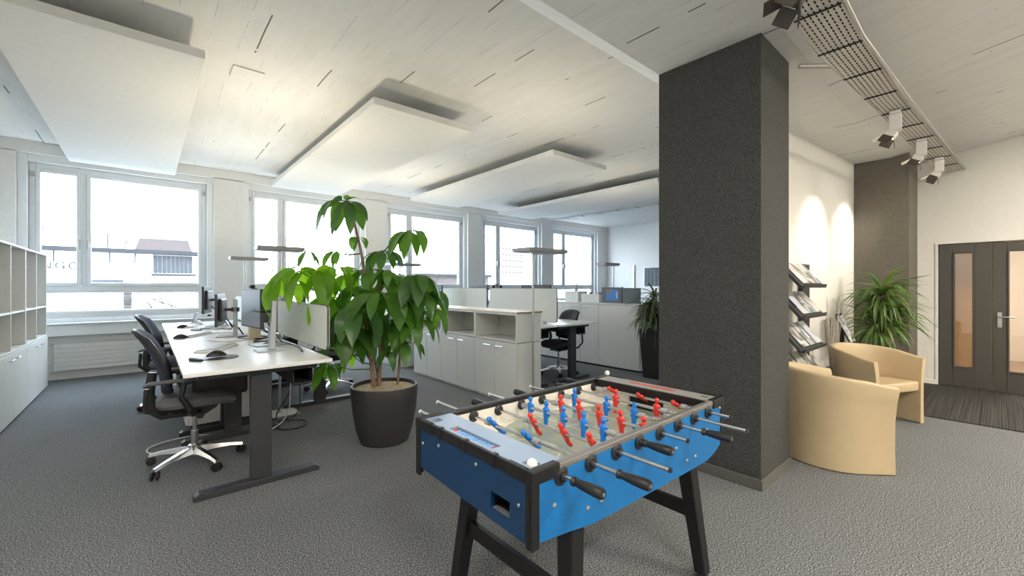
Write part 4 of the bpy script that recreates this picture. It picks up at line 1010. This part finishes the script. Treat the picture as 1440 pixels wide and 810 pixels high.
# legs
for (xt, yt, xf, yf_) in ((1.13, .985, 1.06, .93), (1.13, 1.545, 1.06, 1.60), (1.95, .985, 2.02, .93), (1.95, 1.545, 2.02, 1.60)):
    k = LB(); rows = []
    for u, a in ((0, .036), (1, .028)):
        cx, cy, z = xt+(xf-xt)*u, yt+(yf_-yt)*u, .632*(1-u)+.03*u
        rows.append([(cx-a, cy-a, z), (cx+a, cy-a, z), (cx+a, cy+a, z), (cx-a, cy+a, z)])
    k.grid(rows, closed=True); k.add(rows[0], [(0, 1, 2, 3)]); k.add(rows[1], [(0, 1, 2, 3)])
    lg = k.build('leg', 'fblack', ft, bevel=.006)
    k = LB(); k.lathe([(.028, 0), (.03, .006), (.024, .022), (.018, .032)], (xf, yf_, 0), 14); k.build('foot', 'black', lg, smooth=True)
for x in (1.097, 1.983):
    k = LB(); k.box(x-.014, x+.014, .975, 1.555, .29, .355); k.build('crossbar', 'fblack', ft, bevel=.004)
m = MB(); m.lathe([(.0175*math.sin(PI*i/12)+.0001, -.0175*math.cos(PI*i/12)) for i in range(13)], n=20)
tag(m.build('foosball', 'ball', smooth=True, loc=(.925, .968, .8365)), 'white ball resting in the corner cup of the table football deck', 'ball')

# ---------------------------------------------------------------- big umbrella plant
def leaflet(mb, base, az, L, w_, e0, e1, roll=0., n=7, m=0, fold=.12):
    # strip leaf from base: elevation runs e0 -> e1 (radians) along its length
    p = Vector(base); rows = []
    side = Vector((-math.sin(az), math.cos(az), 0))
    prev = None
    for i in range(n+1):
        u = i/n; el = e0+(e1-e0)*min(1, u*1.35)
        d = Vector((math.cos(az)*math.cos(el), math.sin(az)*math.cos(el), math.sin(el)))
        if i: p = p + d*(L/n)
        nrm = side.cross(d).normalized()
        sd = (side*math.cos(roll) + nrm*math.sin(roll))
        hw = w_/2*(max(0, math.sin(PI*min(1, u**.8*1.0)))**.75) if 0 < i < n else .002
        if u > .8: hw *= .92
        up = nrm if nrm.z >= 0 else -nrm
        rows.append([p+sd*hw+up*fold*hw, p+sd*hw*.5+up*fold*hw*.35, p, p-sd*hw*.5+up*fold*hw*.35, p-sd*hw+up*fold*hw])
    mb.grid(rows, m)
def cluster(hub, L, n, mat_, parent, r):
    m = MB(); a0 = r.uniform(0, 6.28)
    L = L*1.17
    for k in range(n):
        az = a0 + 2*PI*k/n + r.uniform(-.3, .3); l = L*r.uniform(.68, 1.1)
        h = Vector(hub); pl = L*.13; st = h + Vector((math.cos(az)*pl, math.sin(az)*pl, -.01))
        m.tube([h, st], .003, 5)
        leaflet(m, st, az, l*.92, l*r.uniform(.29, .38), R(r.uniform(25, -35)), R(r.uniform(-62, -90)), r.uniform(-.5, .5))
    return m.build('leaf_cluster', mat_, parent, smooth=True)
CL = [(-0.266, 0.231, 2.187, 0.338, 7), (0.181, -0.157, 1.914, 0.325, 7), (-0.187, 0.163, 1.855, 0.156, 4), (-0.647, 0.496, 1.573, 0.359, 5), (-0.526, 0.325, 1.552, 0.393, 7), (-0.356, 0.243, 1.586, 0.359, 6), (-0.727, 0.499, 1.47, 0.367, 3), (-0.329, 0.286, 1.732, 0.169, 3), (-0.521, 0.519, 1.736, 0.171, 3), (-0.005, 0.005, 1.732, 0.26, 6), (-0.063, 0.188, 1.567, 0.3, 6), (0.138, 0.013, 1.5, 0.3, 6), (0.191, -0.298, 1.508, 0.317, 8), (-0.143, 0.191, 1.407, 0.382, 7), (-0.128, -0.154, 1.357, 0.382, 8), (-0.295, -0.074, 1.224, 0.401, 9), (-0.332, 0.355, 1.301, 0.329, 6), (0.062, -0.186, 1.324, 0.355, 8), (0.245, -0.279, 1.355, 0.334, 7), (0.167, -0.278, 1.102, 0.279, 6), (0.019, -0.017, 1.062, 0.338, 7), (-0.316, 0.142, 1.026, 0.355, 7), (-0.089, 0.21, 1.006, 0.334, 6), (-0.421, 0.233, 0.716, 0.228, 5), (-0.01, -0.124, 0.836, 0.203, 4), (-0.184, 0.293, 0.753, 0.187, 4), (0.309, -0.268, 1.211, 0.26, 5), (0.119, -0.169, 0.906, 0.231, 5), (-0.245, 0.345, 1.52, 0.347, 6), (-0.024, -0.111, 1.546, 0.266, 6), (-0.028, 0.223, 1.15, 0.405, 7), (0.237, -0.007, 1.218, 0.405, 6)]
pt = thing('umbrella_plant', 'tall leafy umbrella plant in a round dark planter by the nearest desk', 'potted plant', (1.645, 3.67, 0))
m = MB(); m.lathe([(.195, 0), (.212, .008), (.250, .12), (.276, .26), (.290, .40), (.296, .50), (.293, .508), (.276, .51), (.268, .50), (.262, .44)], n=48); m.build('planter', 'pot', pt, smooth=True)
m = MB(); m.lathe([(.264, .44), (.264, .478), (.20, .486), (.1, .49), (.01, .492)], n=40); m.build('soil_granulate', 'clay', pt, smooth=True)
rp = random.Random(11)
stems = [[(-.09, .02, .47), (-.12, .02, .75), (-.16, .03, 1.1), (-.14, .08, 1.45), (-.17, .14, 1.75), (-.21, .19, 2.0), (-.262, .228, 2.187)],
         [(-.04, .04, .47), (-.03, .03, .8), (-.04, .02, 1.15), (-.02, .04, 1.5), (-.02, .05, 1.72)],
         [(.11, -.03, .47), (.12, -.05, .7), (.13, -.10, 1.05), (.14, -.16, 1.35), (.17, -.24, 1.5)],
         [(.0, .10, .47), (-.05, .15, .8), (-.12, .22, 1.1), (-.2, .26, 1.35)]]
for i, s_ in enumerate(stems):
    m = MB(); m.tube(s_, [.020-.013*j/(len(s_)-1) if i < 2 else .012-.006*j/(len(s_)-1) for j in range(len(s_))], 10); m.build('trunk', 'bark', pt, smooth=True)
allpts = []
for s_ in stems:
    for j in range(len(s_)-1):
        for q in range(6): allpts.append(Vector(s_[j]).lerp(Vector(s_[j+1]), q/6))
for i, (x, y, z, L, n) in enumerate(CL):
    hub = Vector((x, y, z))
    cand = [p for p in allpts if p.z < z-.02 or z > 2.1] or allpts
    best = min(cand, key=lambda p: (p-hub).length + (.0 if p.z > .7 else .3))
    mb = MB(); mid = best.lerp(hub, .5)+Vector((0, 0, -.03 if z < 1.9 else .05))
    if i != 0: mb.tube([best, mid, hub], [.007, .005, .0035], 6); mb.build('branch', 'stemgreen', pt, smooth=True)
    lm = 'leafB' if (i in (3, 4, 5, 6, 16, 25, 28)) else ('leafA' if i % 3 else 'leafC')
    cluster(hub, L, n+1, lm, pt, rp)
m = MB()   # two young leaves at the very top
leaflet(m, (-.262, .228, 2.187), 1.2, .10, .06, R(60), R(35)); leaflet(m, (-.262, .228, 2.187), -1.0, .15, .05, R(40), R(-10)); m.build('young_leaf', 'leafA', pt, smooth=True)

# ---------------------------------------------------------------- blade-leaved plants
def blades(t, centre, n, L, r, mat_, up=(85, -10), w_=.022, droop=70, name='leaf_crown', ymax=99):
    m = MB(); c = Vector(centre)
    for k in range(n):
        az = r.uniform(0, 2*PI); h = r.uniform(-.5, .5); e0 = r.uniform(up[1], up[0]); l = L*r.uniform(.65, 1.1)
        b = c + Vector((0, 0, -(1-(e0-up[1])/(up[0]-up[1]))*L*.28))
        leaflet(m, b, az, l, w_*r.uniform(.8, 1.2), R(e0), R(max(-88, e0-droop*r.uniform(.5, 1.4))), r.uniform(-.5, .5), n=8, fold=.35)
    m.v = [(x, min(y, ymax), z) for x, y, z in m.v]
    return m.build(name, mat_, t, smooth=True)
r2 = random.Random(5)
t = thing('dracaena_plant', 'green blade-leaved plant behind the far cream armchair', 'potted plant', (6.93, .93, 0))
m = MB(); m.lathe([(.15, 0), (.17, .02), (.20, .38), (.205, .42), (.19, .425), (.185, .38)], n=28); m.build('planter', 'pot', t, smooth=True)
m = MB(); m.lathe([(.183, .36), (.183, .39), (.01, .395)], n=24); m.build('soil', 'clay', t)
for j, (x, y, h) in enumerate(((0, .0, 1.34), (.10, -.05, 1.10), (-.09, .05, .95))):
    m = MB(); m.tube([(x*.4, y*.4, .38), (x, y, .7), (x, y, h)], [.02, .018, .016], 8); m.build('cane', 'bark', t, smooth=True)
    blades(t, (x, y, h), [120, 90, 70][j], [.50, .50, .46][j], r2, 'blade', (86, -25), .034, 80, ymax=.40)
t = thing('dracaena_plant', 'dark blade-leaved plant in the tall square planter beside the column', 'potted plant', (5.93, 3.46, 0))
m = MB(); rows = []
for a, z in ((.125, 0), (.13, .01), (.175, .74), (.175, .75), (.16, .75), (.158, .70)): rows.append([(-a, -a, z), (a, -a, z), (a, a, z), (-a, a, z)])
m.grid(rows, closed=True); m.add(rows[0], [(0, 1, 2, 3)]); m.build('square_planter', 'pot', t, bevel=.004)
m = MB(); m.box(-.157, .157, -.157, .157, .68, .715); m.build('soil', 'clay', t)
for j, (x, y, h) in enumerate(((0, 0, 1.20), (-.06, .04, 1.02), (.05, -.05, .98))):
    m = MB(); m.tube([(x*.5, y*.5, .70), (x, y, h)], [.016, .012], 8); m.build('cane', 'bark', t, smooth=True)
    blades(t, (x, y, h), [120, 100, 90][j], .45, r2, 'bladeD', (86, -20), .030, 95)

# ---------------------------------------------------------------- cream tub armchairs
def armchair(loc, th, label, hb=.75, hf=.66):
    t = thing('tub_armchair', label, 'armchair', loc, th, 'cream leather tub armchairs')
    Rr = .335; A = .22; path = []
    for i in range(5): path.append((A*(1-i/5), -Rr, (0, -1), i/5*.25))
    for i in range(17):
        a = R(-90-180*i/16); path.append((Rr*math.cos(a), Rr*math.sin(a), (math.cos(a), math.sin(a)), None))
    for i in range(1, 6): path.append((A*i/5, Rr, (0, 1), None))
    m = MB(); rows = []
    N = len(path)
    for i, (x, y, nn, _) in enumerate(path):
        u = i/(N-1); back = math.sin(PI*u)**1.3; top = hf+(hb-hf)*back; nx, ny = nn
        sec = [(.020, 0.004), (.014, .20), (.016, .40), (.034, top-.12), (.056, top-.03), (.052, top-.008), (.034, top), (.012, top-.004), (-.002, top-.03), (-.016, top-.12), (-.028, .42), (-.034, .004)]
        rows.append([(x+nx*o_, y+ny*o_, z) for o_, z in sec])
    m.grid(rows, closed=True); nn = len(rows[0]); m.add(rows[0], [tuple(range(nn))]); m.add(rows[-1], [tuple(range(nn))])
    m.build('shell', 'leather', t, smooth=True, bevel=.006)
    def dshape(r_, a_, ins=0):
        p = [(a_, -r_)] + [(r_*math.cos(R(-90-180*i/16)), r_*math.sin(R(-90-180*i/16))) for i in range(17)] + [(a_, r_)]
        return p
    m = MB(); m.prism(dshape(Rr-.03, A-.01), .33, .43, 'z'); m.build('seat_cushion', 'leather', t, bevel=.022, seg=3)
    m = MB(); m.prism(dshape(Rr-.035, -.02), .012, .33, 'z'); m.build('base_panel', 'black', t)
    return t
armchair((4.27, .895, 0), R(-45), 'cream leather tub armchair seen from its side, right beside the dark column')
armchair((5.77, .83, 0), R(-113), 'cream leather tub armchair facing the camera, in front of the blade-leaved plant', .77, .67)

# ---------------------------------------------------------------- brochure rack
t = thing('brochure_rack', 'black brochure rack with four sloping shelves behind the dark column', 'rack', (5.6, 1.455, 0))
m = MB(); m.box(.07, .34, -.0, .04, .012, 1.66); po = m.build('post', 'anth', t, bevel=.003)
m = MB()
for k in range(40):
    for j in range(3): m.bc((.14+j*.055, -.0005, .12+k*.038), (.022, .001, .018))
m.build('post_slots', 'black', po)
m = MB(); m.box(-.80, .34, -.25, .05, 0, .012); m.build('base_plate', 'anth', t)
m = MB(); m.box(-.80, -.64, 0, .04, .012, 1.66); m.build('post', 'anth', t, bevel=.003)
lips = [1.40, 1.095, .765, .45]
for li, z in enumerate(lips):
    m = MB(); m.prism([(-.22, z), (-.02, z+.235), (-.0, z+.235), (-.0, z+.22), (-.195, z-.012), (-.235, z-.012), (-.245, z+.025), (-.238, z+.028)], -.80, .0, 'x'); m.build('shelf', 'anth', t, bevel=.002)
ci = 0
names = ['topmost', 'second', 'third', 'lowest']; pos = ['right', 'middle', 'left']
for li, z in enumerate(lips):
    for k in range(3):
        ang = math.atan2(.235, .20); x = 5.6-.13-k*.235
        mg = MB(); q = Matrix.Translation(Vector((x, 1.455-.115+.004, z+.132+.010))) @ Matrix.Rotation(ang, 4, 'X')
        mg.box(-.10, .10, -.14, .14, -.003, .004, 0, q)
        o = mg.build('magazine', 'cover%d' % ((li*3+k*2+li) % 5)); tag(o, 'magazine on the %s shelf of the black rack, %s one' % (names[li], pos[k]), 'magazine', 'magazines on the brochure rack')
        # keep its origin on the shelf
        ctr = sum((v.co for v in o.data.vertices), Vector())/8; 
        for v in o.data.vertices: v.co -= ctr
        o.location = ctr
# birch twigs
t = thing('twig_vase', 'tall floor vase with pale birch twigs between the rack and the plant', 'vase', (6.12, 1.28, 0))
m = MB(); m.lathe([(.07, 0), (.08, .02), (.06, .3), (.045, .42), (.055, .45), (.045, .45), (.035, .40)], n=20); m.build('vase', 'silver', t, smooth=True)
m = MB()
for k in range(26):
    a = rnd.uniform(0, 6.28); r = rnd.uniform(.02, .13); h = rnd.uniform(.95, 1.30)
    m.tube([(0, 0, .1), (r*.4*math.cos(a), min(.03, r*.4*math.sin(a)), .6), (r*math.cos(a), min(.07, r*math.sin(a)), h)], [.006, .005, .002], 5)
m.build('twigs', 'birch', t)
# slanted magazine display
t = thing('magazine_display', 'dark slanted stand with a magazine, half hidden behind the green plant', 'stand', (6.52, 1.26, 0))
m = MB(); m.box(-.02, .02, -.02, .02, .012, .95); m.build('post', 'anth', t); m = MB(); m.box(-.15, .15, -.12, .12, 0, .012); m.build('base_plate', 'anth', t)
q = Matrix.Translation(Vector((0, -.04, .88))) @ Matrix.Rotation(R(66), 4, 'X')
m = MB(); m.box(-.17, .17, -.20, .20, -.008, .0, 0, q); bd = m.build('board', 'black', t); m = MB(); m.box(-.13, .13, -.17, .17, .001, .006, 0, q); m.build('picture_sheet', 'cover0', bd)

# ---------------------------------------------------------------- outside
struct(MB().box(-60, 140, 11.5, 220, -3.7, -3.5).build('ground_street', 'outstreet'))
t = thing('opposite_building', 'white flat-roofed building across the street with a dark clad corner', 'building', (-3, 30, -3.5))
z0 = -3.5
def ob(name, x0, x1, y0, y1, za, zb, m, p=None): return MB().box(x0+3, x1+3, y0-30, y1-30, za-z0, zb-z0).build(name, m, p or t)
ob('facade', -12, .25, 30, 38, -3.5, 3.15, 'outwhite'); ob('roof_slab', -12.5, 4.2, 29.6, 38, 3.16, 3.36, 'outgrey'); ob('corner_block', .26, 3.6, 30.2, 38, 2.1, 3.15, 'outwhite')
m = MB()
for k in range(9): m.box(.30+3+k*.19, .30+3+k*.19+.15, .05, .19, 2.15-z0, 3.1-z0)
m.build('cladding', 'outclad', t)
ob('balcony_slab', .2, 2.1, 29.4, 30.1, 1.98, 2.08, 'outgrey'); ob('balcony_parapet', .2, 2.1, 29.4, 29.5, 1.55, 1.62, 'outgrey'); ob('lower_wall', .26, 3.6, 30.25, 38, -3.5, 2.09, 'outwhite')
m = MB()
for k in range(5): m.box(-4.4+3+k*.98, -4.35+3+k*.98, -.02, 0, 2.6-z0, 3.15-z0)
m.build('panel_joint', 'outgrey', t); ob('awning', -2.3, -.9, 29.3, 30, 1.62, 1.75, 'outclad')
cu = bpy.data.curves.new('letters', 'FONT'); cu.body = 'NGC'; cu.size = .52; cu.extrude = .03; cu.space_character = 1.25
o = bpy.data.objects.new('tmp', cu); C.objects.link(o); dg = bpy.context.evaluated_depsgraph_get(); me = bpy.data.meshes.new_from_object(o.evaluated_get(dg)); bpy.data.objects.remove(o)
me.materials.clear(); me.materials.append(M_['outgrey']); o = bpy.data.objects.new('sign_letters', me); C.objects.link(o); o.parent = t; o.location = (-3.85+3, -.04, 2.25-z0); o.rotation_euler = (R(90), 0, 0)
tag(o, 'grey capital letters on the facade')
t = thing('distant_roofs', 'pinkish tiled roofs with antennas rising behind the flat-roofed building', 'roofs', (-3, 46, -3.5))
m = MB(); m.prism([(-6, 0), (14, 0), (14, 7.6), (10, 8.9), (-3, 8.9), (-6, 7.6)], -2, 2, 'y'); m.build('roof_block', 'outwhite', t)
m = MB(); m.prism([(2.2, 7.4), (6.0, 7.4), (5.6, 8.7), (2.6, 8.7)], -2.1, -2.02, 'y'); m.build('tiled_roof', 'outpink', t)
m = MB()
for k, x in enumerate((-3.5, -2.9, .8, 1.6, 7.2, 8.4)): m.tube([(x, -2.05, 7.4), (x+.5*(k % 2), -2.05, 9.4)], .03, 5)
m.tube([(-3.5, -2.05, 9.0), (1.6, -2.05, 8.95)], .03, 5); m.tube([(-3.5, -2.05, 8.3), (7, -2.05, 8.2)], .02, 5); m.build('antenna', 'outgrey', t)
t = thing('tower_block', 'pale distant tower block with rows of small windows, through the fourth window', 'building', (52, 60, -3.5))
m = MB(); m.box(-2.6, 3.0, 0, 6, 0, 12.6); m.build('tower_walls', 'outwhite', t)
m = MB()
for r_ in range(5):
    for c_ in range(7):
        m.box(-2.3+c_*.75, -1.85+c_*.75, -.03, 0, 12.1-.3-r_*1.1, 12.1-r_*1.1)
m.build('window_rows', 'outgrey', t)
t = thing('low_building', 'low orange-pink building seen through the third window', 'building', (27, 40, -3.5))
m = MB(); m.box(-5, 4, 0, 6, 0, 6.0); m.build('walls', 'outpink', t); m = MB(); m.box(-5.3, 4.3, -.3, 6.3, 6.0, 6.3); m.build('roof', 'outgrey', t)
t = thing('traffic_light', 'black traffic light in the street below the first window', 'traffic light', (-.42, 17.0, -3.5))
m = MB(); m.tube([(0, 0, 0), (0, 0, 4.8)], .05, 8); m.build('pole', 'outgrey', t); m = MB(); m.box(-.09, .09, -.2, -.06, 3.85, 4.75)
for k in range(3): m.tube([(0, -.2, 4.0+k*.3), (0, -.34, 3.98+k*.3)], .09, 10)
m.build('signal_head', 'black', t)
t = thing('street_railing', 'thin grey hooped railing along the street below the first window', 'railing', (-2, 20, -3.5))
m = MB()
for k in range(7):
    x = -3+k*1.15; m.tube([(x, 0, 0), (x, 0, 3.9), (x+.1, 0, 4.0), (x+.9, 0, 4.0), (x+1.0, 0, 3.9), (x+1.0, 0, 0)], .018, 6)
m.build('hoops', 'outgrey', t)
def bare_tree(x, y, label, seed, hgt=5.2, sc=1.):
    r = random.Random(seed); t = thing('bare_tree', label, 'tree', (x, y, -3.5)); tr_ = MB(); br = MB()
    tr_.tube([(0, 0, 0), (.05, 0, 2), (0, .05, hgt*.6), (.1, 0, hgt)], [.10, .08, .06, .035], 8)
    def grow(p, d, l, rad, lev):
        q = p+d*l*.5+Vector((r.uniform(-.1, .1), r.uniform(-.1, .1), .05))*l; e = p+d*l
        br.tube([p, q, e], [rad, rad*.75, rad*.5], 5)
        if lev <= 0: return
        for k in range(3):
            nd = (d+Vector((r.uniform(-.8, .8), r.uniform(-.8, .8), r.uniform(-.1, .7)))).normalized()
            grow(p.lerp(e, r.uniform(.4, 1)), nd, l*r.uniform(.5, .75), rad*.5, lev-1)
    for k in range(9):
        a = r.uniform(0, 6.28); z = r.uniform(.62, 1)*hgt
        grow(Vector((0, 0, z)), Vector((math.cos(a), math.sin(a), r.uniform(.2, .9))).normalized(), 1.5*sc, .03, 3)
    tr_.build('trunk', 'branch', t, smooth=True); br.build('branches', 'branch', t)
bare_tree(1.35, 17, 'bare street tree at the right edge of the first window', 3, 4.9)
bare_tree(3.9, 19, 'bare street tree in the second window from the left', 8, 5.3)
bare_tree(10.8, 20, 'bare street tree in the third window from the left', 21, 4.6, .8)

# ---------------------------------------------------------------- light
wd = bpy.data.worlds.new('sky'); S.world = wd; wd.use_nodes = True; nt = wd.node_tree; bg = nt.nodes['Background']
tc = nt.nodes.new('ShaderNodeTexCoord'); sp = nt.nodes.new('ShaderNodeSeparateXYZ'); rp_ = nt.nodes.new('ShaderNodeValToRGB')
nt.links.new(tc.outputs['Generated'], sp.inputs[0]); nt.links.new(sp.outputs[2], rp_.inputs[0]); nt.links.new(rp_.outputs[0], bg.inputs[0])
rp_.color_ramp.elements[0].color = (.80, .90, 1., 1); rp_.color_ramp.elements[1].color = (.60, .80, 1., 1)
bg.inputs[1].default_value = 11
for k, x in enumerate(WX):
    l = light('AREA', (x+1.15, YW+.33, 2.1), 1, (1, 1, 1), 2.1, 2.4, rot=(R(-90), 0, 0)); l.data.cycles.is_portal = True
# fill lamps added out of view, standing in for the unseen room's lighting
for (x, y, e) in ((.2, -1.6, 80), (3.2, -2.4, 135), (6.6, -2.2, 135), (-.6, 1.2, 30)):
    zc = 3.33 if y < 0 else 3.03
    t = thing('added_fill_lamp', {.2: 'added fill lamp out of view behind the camera, left one', 3.2: 'added fill lamp out of view behind the camera, middle one', 6.6: 'added fill lamp out of view right of the camera near the doors', -.6: 'added fill lamp out of view left of the camera under the beam'}[x], 'added fill lamp', (x, y, zc))
    MB().box(-.6, .6, -.09, .09, 0, .05).build('fill_lamp_body', 'whiteplastic', t, bevel=.004); MB().box(-.57, .57, -.07, .07, -.006, 0).build('diffuser', 'fillglow', t)
    MB().tube([(-.4, 0, .05), (-.4, 0, .2)], .005, 6).build('hanger', 'steel', t); MB().tube([(.4, 0, .05), (.4, 0, .2)], .005, 6).build('hanger', 'steel', t)
    light('AREA', (x, y, zc-.012), e, (1, .955, .88) if x < 1 else (1, .90, .76), 1.1, .13)
    light('AREA', (x, y, zc+.056), e*(.85 if x > 6 else .4), (1, .92, .80), 1.1, .13, rot=(PI, 0, 0))

S.view_settings.view_transform = 'Standard'; S.view_settings.look = 'None'; S.view_settings.gamma = 1; S.view_settings.use_curve_mapping = False
S.view_settings.exposure = .30
